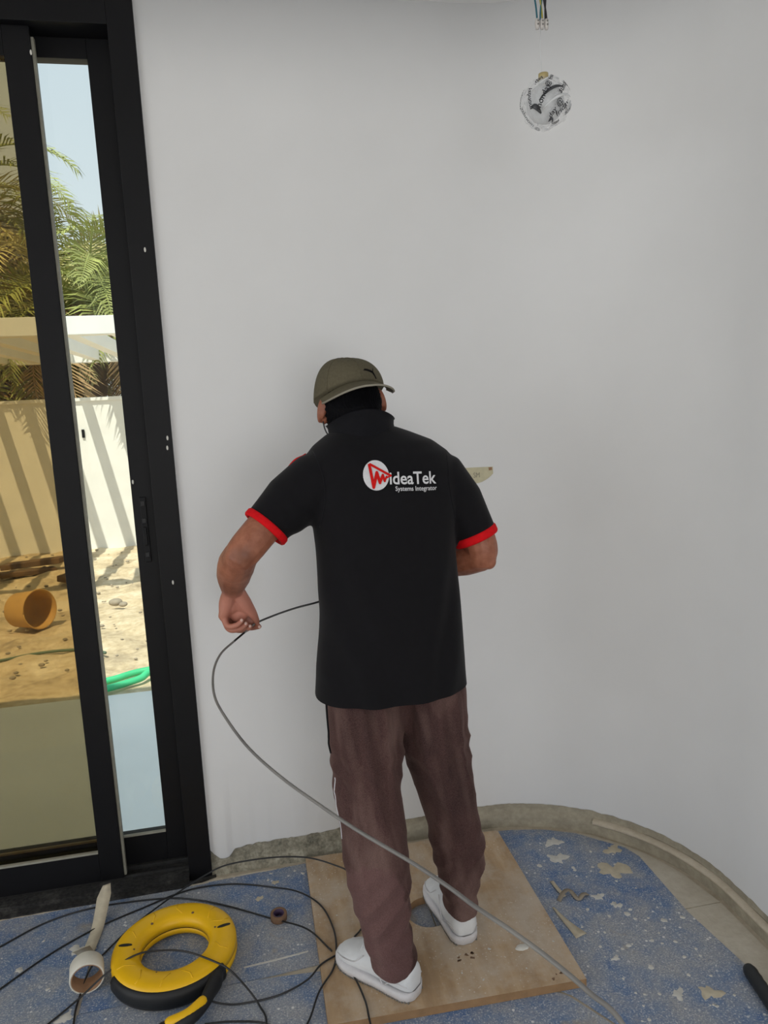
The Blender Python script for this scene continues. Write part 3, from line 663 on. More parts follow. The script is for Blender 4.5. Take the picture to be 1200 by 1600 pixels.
for s, ang, az, el, sz in (('.day', 50, -42, 40, .021), ('@ friday', 60, -6, 40, .017), ('sunday', 48, 26, 22, .020), ('monday', 62, -28, -4, .019), ('friday', 50, 24, -26, .021), ('.day @', 55, 2, -30, .019), ('sunday', 40, 58, -20, .018), ('monday', 95, -60, 0, .016), ('yeah', 20, 20, -58, .017), ('friday', 60, 60, 30, .016), ('monday', 60, 110, 10, .018), ('friday', 50, 160, -10, .018), ('sunday', 60, -120, 20, .018), ('@ monday', 50, -160, -20, .018)):
    on_ball('printed_word', s, sz, R_(ang), R_(az), R_(el), 'print_ink')
def fold(az0, el0, az1, el1, w, mat):
    P = []
    for i in range(9):
        t = i / 8; a = R_(az0 + (az1 - az0) * t); e_ = R_(el0 + (el1 - el0) * t + 10 * math.sin(math.pi * t))
        d = Vector((math.sin(a) * math.cos(e_), -math.cos(a) * math.cos(e_), math.sin(e_))); P.append(LC + d * (LR + .003))
    me_obj('film_fold', *tube(P, [max(.0012, w * math.sin(math.pi * (i + .6) / 9.4)) for i in range(9)], 8, .5), mat, film_o)
fold(-38, -10, 28, 20, .0045, 'wrap_dark'); fold(-62, -22, -36, -38, .0065, 'wrap_dark'); fold(-30, -28, 60, 6, .0035, 'bulb_glass'); fold(-10, -60, 10, -62, .005, 'wrap_dark'); fold(62, -5, 75, -20, .004, 'bulb_glass'); fold(-40, 30, 40, 52, .003, 'bulb_glass')
me_obj('lamp_neck', *tube([(.792, LY, 2.29), (.790, LY, 2.318)], [.014, .011], 16), 'bulb_glass', lamp)
me_obj('socket', *tube([(.790, LY, 2.308), (.790, LY, 2.324)], [.0125, .012], 16), 'lamp_socket', lamp)
me_obj('suspension_thread', *tube([(.787, LY, 2.325), (.783, LY, 2.37), (.784, LY, 2.425)], .0006, 6), 'bulb_glass', lamp)
wb_ = root('ceiling_wire_connector', (.787, LY, 2.43), 'clear plastic terminal strip on wires hanging from the ceiling', 'connector')
for i, x in enumerate((.776, .788, .800)):
    c = me_obj('terminal', *tube([(x, LY, 2.424), (x, LY, 2.432), (x, LY, 2.440), (x, LY, 2.447)], [.0042, .0058, .0058, .0045], 10), 'connector_plastic', wb_)
    me_obj('terminal_screw', *tube([(x, LY - .0065, 2.433), (x, LY - .004, 2.433)], .0022, 8), 'screw_metal', c)
    me_obj('terminal_screw', *tube([(x, LY - .0065, 2.441), (x, LY - .004, 2.441)], .0020, 8), 'screw_metal', c)
for x, mt, bx in ((.776, 'wire_teal', -.006), (.784, 'wire_teal', .010), (.790, 'wire_yellow', -.008), (.801, 'wire_dark', -.012), (.797, 'wire_dark', .004)):
    me_obj('wire', *tube(catmull([(x, LY, 2.444), (x + bx * .2, LY + .002, 2.47), (x + bx, LY + .004, 2.53), (.788 + bx * .5, LY + .004, 2.63), (.788, LY, CEIL)], 5), .0021, 7), mt, wb_)

# ------------------------------------------------------------------ yard outside the door
GZ = -.10
n = 200; V, F = [], []
for j in range(n + 1):
    for i in range(n + 1):
        x = -9 + 14 * i / n; y = 4.25 + 5.4 * j / n
        h = .05 * noise.noise((x * 1.1, y * 1.1, 0)) + .04 * noise.noise((x * 4, y * 4, 3)) + .02 * noise.noise((x * 9, y * 9, 5)); h *= min(1, (y - 4.25) / .5)
        V.append((x, y, GZ - .005 + h))
for j in range(n):
    for i in range(n): F.append((j * (n + 1) + i, j * (n + 1) + i + 1, (j + 1) * (n + 1) + i + 1, (j + 1) * (n + 1) + i))
tag(me_obj('ground', V, F, 'sand'), 'bare sandy yard beyond the concrete slab', kind='structure')
st('terrace_slab', (-9, 5, WY + .16, 4.32, GZ - .2, GZ + .005), 'pale_concrete', 'pale concrete slab just outside the sliding door')
st('far_ground', (-25, 20, 9.6, 40, GZ - .3, GZ - .05), 'sand', 'sandy ground beyond the boundary wall')
bwl = root('boundary_wall', (-2, 9.5, GZ), 'white rendered boundary wall across the yard', 'wall')
box('wall_body', (-9, 6, 9.45, 9.65, GZ - .1, 1.72), 'outer_render', bwl); box('coping', (-9, 6, 9.42, 9.68, 1.72, 1.765), 'outer_render', bwl, .005)
box('wall_socket', (-1.93, -1.90, 9.43, 9.45, 1.28, 1.38), 'black_metal', bwl)
pg = root('pergola', (-2.2, 7.6, GZ), 'white slatted pergola standing in front of the boundary wall', 'pergola')
box('front_beam', (-5.2, .6, 6.04, 6.16, 2.165, 2.305), 'pergola_white', pg, .004); box('rear_beam', (-5.2, .6, 9.20, 9.32, 2.165, 2.305), 'pergola_white', pg, .004)
for i in range(17):
    x = -5.0 + i * .34; box('slat', (x - .05, x + .05, 6.16, 9.20, 2.17, 2.30), 'pergola_white', pg, .003)
for x, y in ((-5.1, 6.1), (.5, 6.1), (-5.1, 9.26), (.5, 9.26)): box('post', (x - .06, x + .06, y - .06, y + .06, GZ, 2.165), 'pergola_white', pg, .004)

def frond_mesh(seed, ln=2.3, droop=1.0):
    rng = random.Random(seed); P = []; ang = rng.uniform(.7, 1.15)
    p = Vector((0, 0, 0)); m_ = 26
    for i in range(m_ + 1):
        P.append(p.copy()); a = ang - droop * 1.9 * (i / m_) ** 1.3
        p = p + Vector((math.cos(a), 0, math.sin(a))) * ln / m_
    parts = [tube(P, [.022 * (1 - .85 * i / m_) for i in range(m_ + 1)], 5)]
    V, F = [], []
    for i in range(3, m_ * 2):
        t = i / (m_ * 2); q = t * m_; k = min(int(q), m_ - 1); b = P[k].lerp(P[k + 1], q - k); tg = (P[k + 1] - P[k]).normalized(); nrm = Vector((-tg.z, 0, tg.x))
        L_ = .52 * math.sin(math.pi * min(1, t * .9 + .1)) ** .6 * rng.uniform(.8, 1.1)
        for sd in (-1, 1):
            d = (tg * rng.uniform(.55, .8) + Vector((0, sd, 0)) * rng.uniform(.7, 1.0) + nrm * rng.uniform(.05, .45)).normalized()
            mid = b + d * L_ * .5; tip = b + d * L_ + Vector((0, 0, -.09 * rng.uniform(.5, 1.5))); w = tg * .016; s = len(V)
            V += [b - w * .5, b + w * .5, mid + w, mid - w, tip]; F += [(s, s + 1, s + 2, s + 3), (s + 3, s + 2, s + 4)]
    V, F = merge(parts[0], (V, F)); me = bpy.data.meshes.new('frond'); me.from_pydata([tuple(v) for v in V], [], F); me.update(); return me
FR = {}
for mt in ('frond_green', 'frond_olive', 'frond_dry'):
    FR[mt] = []
    for s in range(3):
        me = frond_mesh(s + len(mt), 2.3, 1.0 if mt != 'frond_dry' else 1.25); me.materials.append(MATS[mt]); FR[mt].append(me)
def palm(x, y, h, nf, label, seed, sc=1.0):
    rng = random.Random(seed); t = root('palm_tree', (x, y, GZ), label, 'palm tree', 'palm trees beyond the boundary wall')
    P = [(x + .05 * math.sin(i), y, GZ - .05 + (h - GZ) * i / 10) for i in range(11)]
    me_obj('trunk', *tube(P, [.17 + .02 * (i % 2) for i in range(11)], 10), 'palm_trunk', t)
    for k in range(nf):
        u = k / nf; mt = 'frond_dry' if u < .22 else ('frond_olive' if rng.random() < .5 else 'frond_green')
        o = bpy.data.objects.new('frond', rng.choice(FR[mt])); COL.objects.link(o); o.parent = t; o.location = (0, 0, h - GZ + rng.uniform(-.1, .1))
        tilt = -1.25 + 1.5 * u + rng.uniform(-.15, .15)      # low fronds hang, top ones stand
        o.rotation_euler = (rng.uniform(-.3, .3), -tilt, k * 2.399 + rng.uniform(-.2, .2)); o.scale = (sc,) * 3
palm(-3.3, 10.9, 2.5, 44, 'low bushy palm over the boundary wall, seen through the bronze pane', 1, .95)
palm(-2.0, 10.7, 2.9, 46, 'bright green palm over the boundary wall, seen through the clear pane', 2, 1.0)
palm(-2.7, 12.6, 3.6, 40, 'taller palm with yellowish fronds behind the first row of palms', 3, 1.1)
palm(-4.2, 12.4, 4.6, 40, 'tallest palm rising at the left edge of the bronze pane', 4, 1.15)
palm(-.9, 11.8, 3.0, 36, 'palm at the right, mostly hidden behind the door frame', 5, 1.05)

# things lying in the yard
cp = root('bucket', (-1.80, 6.0, GZ), 'short orange bucket lying on its side on the sand', 'bucket')
a = Vector((.80, -.55, .10)).normalized(); c0 = Vector((-1.85, 6.02, .052)); u = a.cross(Vector((0, 0, 1))).normalized(); w = u.cross(a); nn = 36
def ringp(d, r): return [c0 + a * d + (u * math.cos(2 * math.pi * k / nn) + w * math.sin(2 * math.pi * k / nn)) * r for k in range(nn)]
me_obj('bucket_wall', *loft([ringp(0.02, .01), ringp(0, .02), ringp(0, .128), ringp(.006, .135), ringp(.20, .148), ringp(.24, .155), ringp(.24, .147), ringp(.19, .140), ringp(.03, .128), ringp(.03, .01)], True), 'clay_pipe', cp)
me_obj('rim', *tube([Vector(p) for p in ringp(.238, .153)] + [Vector(ringp(.238, .153)[0])], .006, 8), 'clay_pipe', cp)
def hose(P, r, mat, label):
    P = catmull(P, 6); o = me_obj('garden_hose', *tube(P, r, 10, round_ends=True), mat, None, True, tuple(P[0])); return tag(o, label, 'hose', 'hoses in the yard')
hose([(-1.02, 4.49, GZ + .03), (-.96, 4.50, GZ + .03), (-.9, 4.52, GZ + .03), (-.60, 4.62, GZ + .035), (.4, 4.6, GZ + .03)], .022, 'hose_green', 'bright green hose at the slab edge, straighter of the two')
hose([(-1.03, 4.39, GZ + .03), (-.98, 4.38, GZ + .03), (-.92, 4.37, GZ + .03), (-.74, 4.46, GZ + .035), (-.58, 4.54, GZ + .06), (.2, 4.45, GZ + .03)], .022, 'hose_green', 'bright green hose at the slab edge, curving under the other')
hose([(-2.6, 5.05, GZ + .015), (-1.9, 5.12, GZ + .02), (-1.5, 5.25, GZ + .02), (-1.2, 5.22, GZ + .02), (-1.05, 5.1, GZ + .02)], .011, 'hose_dull', 'thin dull green hose snaking across the sand')
def scrap(c, l, w_, h, rz, ry, label, mat='timber_scrap'):
    v, f = box_vf(-l / 2, l / 2, -w_ / 2, w_ / 2, 0, h); M = Matrix.Translation(c) @ Matrix.Rotation(rz, 4, 'Z') @ Matrix.Rotation(ry, 4, 'Y')
    o = me_obj('timber_offcut', [M @ Vector(p) for p in v], f, mat, None, False, c); mod_bevel(o, .006); tag(o, label, 'timber', 'timber scraps by the boundary wall')
scrap((-2.55, 8.0, GZ + .02), 1.0, .13, .05, .5, .06, 'long dark plank lying askew by the boundary wall')
scrap((-2.35, 8.35, GZ + .05), .7, .16, .06, -.3, -.10, 'short dark plank lying across the long one')
scrap((-2.75, 7.6, GZ + .03), .6, .10, .05, 1.0, .05, 'pale plank lying nearest the orange bucket', 'tape_dirty')
scrap((-1.72, 7.4, GZ + .03), .34, .14, .06, -.5, .12, 'stubby offcut beside the door stile')
def rock(c, r, label, seed):
    v, f = ell(c, r, r * .8, r * .6, None, 12, 8); v = [Vector(c) + (p - Vector(c)) * (1 + .35 * noise.noise(p * 9 + Vector((seed, 0, 0)))) for p in v]
    tag(me_obj('stone', v, f, 'stone_grey', None, True, c), label, 'stone', 'stones in the yard')
rock((-1.20, 6.42, GZ + .04), .06, 'grey stone lying on the pale sand in the clear pane', 1)
rock((-1.12, 6.36, GZ + .03), .035, 'little stone touching the grey stone in the clear pane', 2)
rng = random.Random(11); parts = []
for i in range(260):
    x, y = rng.uniform(-4, 0), rng.uniform(4.5, 9.3); r = rng.uniform(.006, .018)
    v, f = ell((x, y, GZ + .01 + .05 * noise.noise((x * 1.1, y * 1.1, 0))), r * 1.3, r, r * .7, None, 6, 4); parts.append((v, f))
tag(me_obj('gravel', *merge(*parts), 'stone_grey'), 'scattered gravel and rubble crumbs on the sand', 'gravel', kind='stuff')

# ------------------------------------------------------------------ the man
man = root('person', (.37, 1.80, BT), 'man seen from behind in black polo shirt, brown trousers and cap, feeding a wire', 'person')
def limb(P, R, k=5, n=14, flat=1.0): return tube(catmull(P, k), lerp_list(R, k), n, flat, round_ends=True)
HC = Vector((.281, 1.900, 1.555))
hv = Vector((-.10, .86, -.50)).normalized(); hw = Vector((-.10, .50, .86)); hw = (hw - hv * hw.dot(hv)).normalized(); hu = hv.cross(hw)
HR = Matrix((hu, hv, hw)).transposed()
def hp(x, y, z): return HC + HR @ Vector((x, y, z))
body = [ell(HC, .074, .093, .098, HR, 28, 20), ell(hp(0, .030, -.065), .056, .062, .062, HR, 24, 16), ell(hp(0, .060, -.098), .030, .028, .022, HR),
        limb([hp(0, .088, .005), hp(0, .104, -.028), hp(0, .100, -.045)], [.009, .012, .014], 3, 10),
        limb([hp(-.022, .087, -.075), hp(0, .093, -.076), hp(.022, .087, -.075)], [.005, .007, .005], 3, 8),
        limb([hp(-.040, .080, .018), hp(0, .090, .014), hp(.040, .080, .018)], [.008, .008, .008], 3, 8),
        limb([(.305, 1.845, 1.40), (.298, 1.865, 1.47), (.286, 1.893, 1.53)], [.066, .058, .056], 4, 18)]
for sx, c in ((-1, Vector((.202, 1.880, 1.533))), (1, Vector((.3625, 1.888, 1.553)))):   # ears
    ER = Matrix.Rotation(sx * .35, 3, 'Z') @ Matrix.Rotation(sx * -.22 - .05, 3, 'Y')
    body += [ell(c, .009, .019, .033, ER, 16, 12), ell(c + Vector((sx * -.004, -.012, .004)), .010, .007, .026, ER, 12, 10), ell(c + Vector((sx * -.008, .004, -.022)), .010, .012, .014, None, 12, 8)]
# torso and legs under the clothes
body.append(loft([hring(.78, .21, .46, 1.75, 1.86), hring(.90, .20, .47, 1.74, 1.87), hring(1.0, .20, .48, 1.71, 1.88), hring(1.2, .19, .485, 1.72, 1.90), hring(1.33, .17, .50, 1.74, 1.91), hring(1.40, .19, .46, 1.77, 1.91), hring(1.44, .24, .38, 1.80, 1.90)]))
body += [limb([(.25, 1.77, .80), (.262, 1.735, .45), (.290, 1.672, .10)], [.085, .058, .036]), limb([(.43, 1.79, .80), (.49, 1.815, .45), (.515, 1.832, .10)], [.085, .058, .036])]
# left arm and hand
body.append(limb([(.155, 1.83, 1.365), (.06, 1.775, 1.285), (-.005, 1.735, 1.225), (-.026, 1.725, 1.203)], [.040, .044, .043, .041]))
body.append(limb([(-.026, 1.728, 1.203), (-.040, 1.775, 1.170), (-.050, 1.835, 1.130), (-.058, 1.920, 1.078)], [.0415, .046, .043, .031]))
body.append(ell((-.020, 1.705, 1.208), .026, .020, .026))
WR = Vector((-.059, 1.922, 1.072))
KN = {'i': Vector((-.070, 1.985, .992)), 'm': Vector((-.081, 1.967, .990)), 'r': Vector((-.088, 1.948, .994)), 'p': Vector((-.089, 1.929, 1.002))}
for k, r in (('i', .014), ('m', .0145), ('r', .0145), ('p', .0135)):
    off = {'i': .022, 'm': .008, 'r': -.006, 'p': -.018}[k]
    body.append(limb([WR + Vector((.25 * off, off * .8, .012)), WR.lerp(KN[k], .5) + Vector((0, off * .15, .002)), KN[k]], [.021, .0175, r], 4, 12))
body += [ell((-.066, 1.945, 1.035), .028, .030, .036), ell((-.040, 1.938, 1.035), .024, .018, .032), ell((-.048, 1.945, 1.000), .026, .016, .026), limb([WR, (-.078, 1.928, 1.04), (-.084, 1.930, 1.01)], [.024, .019, .016], 4, 12), ell((-.034, 1.966, .986), .030, .010, .028), ell((-.020, 1.962, .968), .018, .008, .014)]
FING = {'i': [KN['i'], (-.052, 1.984, .957), (-.022, 1.966, .950), (.004, 1.942, .957)], 'm': [KN['m'], (-.068, 1.962, .955), (-.038, 1.944, .952), (-.020, 1.932, .962)],
        'r': [KN['r'], (-.076, 1.940, .960), (-.048, 1.925, .962), (-.030, 1.919, .975)], 'p': [KN['p'], (-.079, 1.918, .975), (-.055, 1.908, .978), (-.040, 1.908, .989)]}
for k, r in (('i', .0088), ('m', .009), ('r', .0086), ('p', .0076)): body.append(limb(FING[k], [r * 1.25, r * 1.1, r, r * .8], 5, 12))
body.append(limb([WR + Vector((.012, .0, -.006)), (-.030, 1.930, 1.030), (-.013, 1.938, 1.000), (-.002, 1.946, .972)], [.021, .020, .0135, .009], 5, 12))
# right arm and hand
body.append(limb([(.505, 1.83, 1.36), (.565, 1.80, 1.25), (.590, 1.785, 1.165), (.592, 1.785, 1.135)], [.040, .044, .044, .041]))
body.append(limb([(.592, 1.788, 1.135), (.560, 1.835, 1.118), (.515, 1.905, 1.095), (.455, 1.985, 1.070)], [.042, .045, .040, .028]))
body.append(ell((.606, 1.770, 1.122), .020, .020, .022))
W2 = Vector((.450, 1.992, 1.068)); K2 = [Vector((.395 + .004 * i, 2.055 - .004 * i, 1.075 - .019 * i)) for i in range(4)]
for i, k in enumerate(K2):
    body.append(limb([W2 + Vector((0, 0, .014 - .009 * i)), W2.lerp(k, .5), k], [.02, .017, .014], 4, 12)); r = (.0088, .009, .0086, .0076)[i]
    body.append(limb([k, k + Vector((-.022, .034, -.004)), k + Vector((-.040, .020, -.006)), k + Vector((-.036, -.002, -.004))], [r * 1.25, r * 1.1, r, r * .8], 5, 12))
body.append(ell((.424, 2.02, 1.055), .028, .030, .034))
body.append(limb([W2 + Vector((0, .01, .012)), (.425, 2.035, 1.088), (.395, 2.06, 1.070), (.375, 2.058, 1.052)], [.02, .017, .0115, .0085], 5, 12))
bm_ = remesh(body, .0026, 5, .5); A = coords(bm_); bodyo = finish('body', bm_, A, 'skin', man)
# nails and eyes
for p, d in (((.0045, 1.9345, .9585), (.4, -.8, .5)), ((-.0205, 1.9245, .9665), (.2, -.9, .35)), ((-.031, 1.9118, .979), (.1, -.9, .35)), ((-.041, 1.902, .992), (.1, -.9, .35))):
    Rn = Vector(d).to_track_quat('Z', 'X').to_matrix(); me_obj('fingernail', *ell(p, .0045, .0040, .0012, Rn, 10, 6), 'nail', bodyo)
for s in (-1, 1): me_obj('eye', *ell(hp(s * .030, .083, -.004), .011, .008, .008, HR, 12, 8), 'eye_dark', bodyo)
me_obj('ear_loop', *tube(catmull([(.205, 1.872, 1.505), (.208, 1.868, 1.485), (.216, 1.868, 1.470), (.228, 1.88, 1.468)], 5), .0018, 6), 'wire_black', man)
# hair
hr = remesh([ell((.2835, 1.888, 1.545), .0775, .090, .088, HR, 30, 22), limb([(.290, 1.845, 1.53), (.295, 1.838, 1.485)], [.060, .050], 4, 18)], .003, 4)
A = coords(hr); Nn = normals(hr); A = A + Nn * (.0016 * np.sin(A[:, :1] * 900 + 6 * np.sin(A[:, 2:3] * 90)))
finish('hair', hr, A, 'hair_black', man)
# cap worn back to front
cap = me_obj
def rim(a):
    c, s = math.cos(a), math.sin(a)          # s<0 is the back of the head, towards the viewer
    z = 1.572 + (.030 * max(0, -s) ** 1.5 if s < 0 else -.045 * s) + .010 * c
    return Vector((.2795 + .0915 * c, 1.902 + .106 * s, z))
rings = []; n = 56
for j in range(15):
    t = j / 14 * 1.50; ring = []
    for k in range(n):
        r0 = rim(2 * math.pi * k / n); sc = max(.03, math.cos(t)) ** .72; top_ = Vector((.268, 1.905, 1.664))
        p = Vector((top_.x + (r0.x - top_.x) * sc, top_.y + (r0.y - top_.y) * sc, r0.z + (top_.z - r0.z) * math.sin(t) ** 1.0))
        seam = min(abs(((2 * math.pi * k / n) % (math.pi / 3)) - math.pi / 6), 1); ring.append(p)
    rings.append(ring)
crown = me_obj('cap', *loft(rings), 'cap_olive', man); crown['label'] = 'olive cap worn back to front'
me_obj('cap_button', *ell((.268, 1.905, 1.6635), .007, .007, .003, None, 14, 8), 'cap_olive', crown)
for k in range(6):   # panel seams
    kk = int(round(n * (k + .75) / 6)) % n; P = [rings[j][kk] + (rings[j][kk] - Vector((.275, 1.9, 1.56))).normalized() * .0004 for j in range(15)]
    me_obj('panel_seam', *tube(P, .0011, 6), 'cap_olive', crown)
bvc = BVHTree.FromPolygons([p for r_ in rings for p in r_], loft(rings, False)[1])
def emblem(pts):   # leaping-cat outline stitched on the crown
    hit = lambda px_, pz_: bvc.ray_cast(Vector((.3285 + px_, 1.6, 1.617 + pz_)), Vector((0, 1, 0)))[0]
    out = []
    for px_, pz_ in pts:
        px_ *= 1.25; pz_ *= 1.3; h = hit(px_, pz_); out.append((h if h else Vector((.33 + px_, 1.82, 1.617 + pz_))) + Vector((.0004, -.0014, .0004)))
    return out
for pts, rr in (([(-.0165, .0095), (-.010, .0085), (-.003, .0060), (.002, .0035), (.0055, -.002), (.009, -.009)], [.0020, .0026, .0028, .0024, .0016, .0012]), ([(.002, .0035), (.0035, .0075), (.0048, .0115)], [.0022, .0015, .0010]), ([(-.0165, .0095), (-.0175, .0070)], [.0018, .0010])):
    me_obj('cap_emblem', *tube(emblem(pts), rr, 8, .45, ref=(.3, 0, 1)), 'print_black', crown)
def bill_pt(a, l):
    x = .288 + .0915 * a; yb = 1.902 - .106 * math.sqrt(max(0, 1 - min(1, a * a))) * .98; ln = .066 * math.sqrt(max(0, 1 - .92 * a * a)) + .004
    z = 1.6015 - .031 * a * a + .0105 * a - .012 * l * (1 - .3 * a * a)
    return Vector((x + .018 * l * (1 if a > 0 else .55) * (1 - .3 * abs(a)), yb - ln * l, z))
na, nl = 33, 8; V = []
for side in (0, 1):
    for i in range(na):
        for j in range(nl): V.append(bill_pt(-1 + 2 * i / (na - 1), j / (nl - 1)) + Vector((0, 0, -.0035 * side)))
F = []
for side in (0, 1):
    o_ = side * na * nl
    for i in range(na - 1):
        for j in range(nl - 1): F.append((o_ + i * nl + j, o_ + i * nl + j + 1, o_ + (i + 1) * nl + j + 1, o_ + (i + 1) * nl + j))
for i in range(na - 1): F.append((i * nl + nl - 1, (i + 1) * nl + nl - 1, na * nl + (i + 1) * nl + nl - 1, na * nl + i * nl + nl - 1))
me_obj('bill', V, F, 'cap_olive', crown)
me_obj('bill_piping', *tube([bill_pt(-1 + 2 * i / 40, 1.0) + Vector((0, -.0005, -.0018)) for i in range(41)], .0026, 8), 'cap_piping', crown)

# shirt: torso and sleeves grown into one cloth
TR = [(.760, .132, .530, 1.640, 1.918), (.80, .134, .529, 1.643, 1.917), (.87, .141, .528, 1.650, 1.915), (.95, .150, .526, 1.660, 1.910), (1.03, .158, .524, 1.666, 1.912), (1.11, .160, .522, 1.672, 1.920), (1.19, .158, .522, 1.678, 1.932), (1.25, .155, .528, 1.684, 1.940), (1.32, .140, .542, 1.694, 1.945), (1.375, .130, .540, 1.710, 1.945), (1.415, .145, .520, 1.730, 1.94), (1.445, .172, .482, 1.755, 1.935), (1.468, .205, .430, 1.782, 1.93), (1.485, .235, .385, 1.80, 1.925)]
def hem_shift(rg, i):   # hem dips a little at the right-hand back
    return [p + Vector((0, 0, -.006 * math.sin((p.x - .14) * 8))) if i < 0 else p for p in rg]
sh = [loft([hem_shift(hring(z, a_, b_, c_, d_, 48, 2.35), i) for i, (z, a_, b_, c_, d_) in enumerate(TR)])]
CL = Vector((.042, 1.772, 1.262)); DL = Vector((-.70, -.22, -.68)).normalized()
CRr = Vector((.578, 1.795, 1.192)); DR = Vector((.36, -.12, -.92)).normalized()
sh.append(tube([(.24, 1.825, 1.365), (.165, 1.815, 1.345), (.10, 1.795, 1.308), CL - DL * .012, CL + DL * .003], [.085, .083, .073, .0595, .0585], 28, 1.0))
sh.append(tube([(.43, 1.83, 1.36), (.497, 1.825, 1.330), (.540, 1.812, 1.275), CRr - DR * .012, CRr + DR * .003], [.080, .082, .070, .0585, .0575], 28, 1.0))
shm = remesh(sh, .006, 9, .5); A = coords(shm); Nn = normals(shm)
x, y, z = A[:, 0], A[:, 1], A[:, 2]
back = np.clip(-Nn[:, 1], 0, 1)
fold_ = .0045 * np.sin((x - .34) * 60 + (z - 1.1) * 26) * np.exp(-((x - .22) / .06) ** 2) * np.clip((1.30 - z) * 5, 0, 1)      # pulls from the left armpit
fold_ += .004 * np.sin((x - .34) * 70 - (z - 1.1) * 20) * np.exp(-((x - .47) / .05) ** 2) * np.clip((1.30 - z) * 5, 0, 1)
fold_ += .004 * np.sin(x * 48 + 2 * np.sin(z * 9)) * np.clip((1.05 - z) * 4, 0, 1)
nzv = np.array([noise.noise((float(p[0]) * 14, float(p[1]) * 14, float(p[2]) * 9)) for p in A])
fold_ += .003 * nzv * np.clip(1.4 - z, .25, 1)
fold_ += .002 * np.sin((z + .7 * x) * 110) * np.exp(-((x - .10) / .045) ** 2) * np.clip(-Nn[:, 1] - Nn[:, 2] * .6, 0, 1)          # left sleeve creases
A = A + Nn * fold_[:, None]
shm.vertices.foreach_set('co', A.astype(np.float32).ravel()); bb_ = bmesh.new(); bb_.from_mesh(shm)
bmesh.ops.bisect_plane(bb_, geom=bb_.verts[:] + bb_.edges[:] + bb_.faces[:], plane_co=(.33, 1.78, .809), plane_no=(0, 0, 1), clear_inner=True)
bb_.to_mesh(shm); bb_.free(); A = coords(shm)
shirt = finish('polo_shirt', shm, A, 'shirt_black', man); shirt['label'] = 'black short-sleeved polo shirt with red cuffs and a back logo'
bvh = BVHTree.FromPolygons([Vector(p) for p in A], [tuple(p.vertices) for p in shm.polygons])
def cuff(c, d, r, wid):
    d = Vector(d).normalized(); u_ = d.cross(Vector((0, 1, 0))).normalized(); w_ = d.cross(u_); rg = []; n_ = 36
    for q, (dd, rr) in enumerate(((-.5, -.004), (-.5, .002), (-.3, .0045), (.3, .0045), (.5, .002), (.5, -.006), (0, -.008), (-.5, -.004))):
        rg.append([c + d * dd * wid + (u_ * math.cos(2 * math.pi * k / n_) + w_ * math.sin(2 * math.pi * k / n_)) * (r + rr) for k in range(n_)])
    o = me_obj('sleeve_cuff', *loft(rg, False), 'red_cloth', shirt); o['label'] = 'bright red sleeve cuff'
cuff(CL + DL * .004, DL, .0575, .019); cuff(CRr + DR * .004, DR, .0565, .022)
for sx, xs in ((-1, .168), (1, .512)):   # armhole seams on the back
    P = []
    for i in range(18):
        z_ = 1.435 - .185 * i / 17; h = bvh.ray_cast(Vector((xs - sx * .016 * math.sin(math.pi * i / 17), 1.2, z_)), Vector((0, 1, 0)))
        if h[0]: P.append(h[0] + Vector((0, -.0002, 0)))
    me_obj('armhole_seam', *tube(P, .0013, 6), 'collar_black', shirt)
# standing collar
rg = []; n = 48
for j, (t, fl) in enumerate(((0, .0), (.35, .001), (.7, .002), (.95, .006), (1.0, .009), (.97, .003), (.6, -.004), (0, -.006))):
    ring = []
    for k in range(n):
        a_ = 2 * math.pi * k / n; c_, s_ = math.cos(a_), math.sin(a_)
        hgt = .034 + .008 * c_ + .036 * max(0, -s_) ** 1.6; zb = 1.462 - .004 * c_
        ring.append(Vector((.306 - .006 * t + (.088 + fl - .006 * t) * c_, 1.868 + (.090 + fl - .010 * t) * s_, zb + hgt * t)))
    rg.append(ring)
me_obj('collar', *loft(rg, False), 'collar_black', shirt)
# red flash on the front of the left shoulder
P = []
for i in range(9):
    q = i / 8; o_ = Vector((.095 + .06 * q, 1.850, 1.60)); h = bvh.ray_cast(o_, Vector((0, 0, -1)))
    P.append(h[0] + Vector((-.001, 0, .0005)) if h[0] else Vector((o_.x, o_.y, 1.40)))
me_obj('shoulder_flash', *tube(P, [.002 + .005 * math.sin(math.pi * i / 8) for i in range(9)], 8, .6), 'red_cloth', shirt)
# back print
def stick(name, V, F, mat, lift, par=shirt):
    out = []
    for x_, z_ in V:
        h = bvh.ray_cast(Vector((x_, 1.2, z_)), Vector((0, 1, 0))); out.append(Vector((x_, (h[0].y if h[0] else 1.70) - lift, z_)))
    return me_obj(name, out, F, mat, par, False)
TILT = -.06
def lg(x_, z_, o_=(.307, 1.3735)):
    return (o_[0] + x_ * math.cos(TILT) - z_ * math.sin(TILT), o_[1] + x_ * math.sin(TILT) + z_ * math.cos(TILT))
n = 40; V = [lg(0, 0)] + [lg(.0315 * math.cos(2 * math.pi * k / n), .0355 * math.sin(2 * math.pi * k / n)) for k in range(n)] + [lg(.0157 * math.cos(2 * math.pi * k / n), .0178 * math.sin(2 * math.pi * k / n)) for k in range(n)]
F = [(0, 1 + n + k, 1 + n + (k + 1) % n) for k in range(n)] + [(1 + n + k, 1 + k, 1 + (k + 1) % n, 1 + n + (k + 1) % n) for k in range(n)]
stick('print_disc', V, F, 'print_white', .0025)
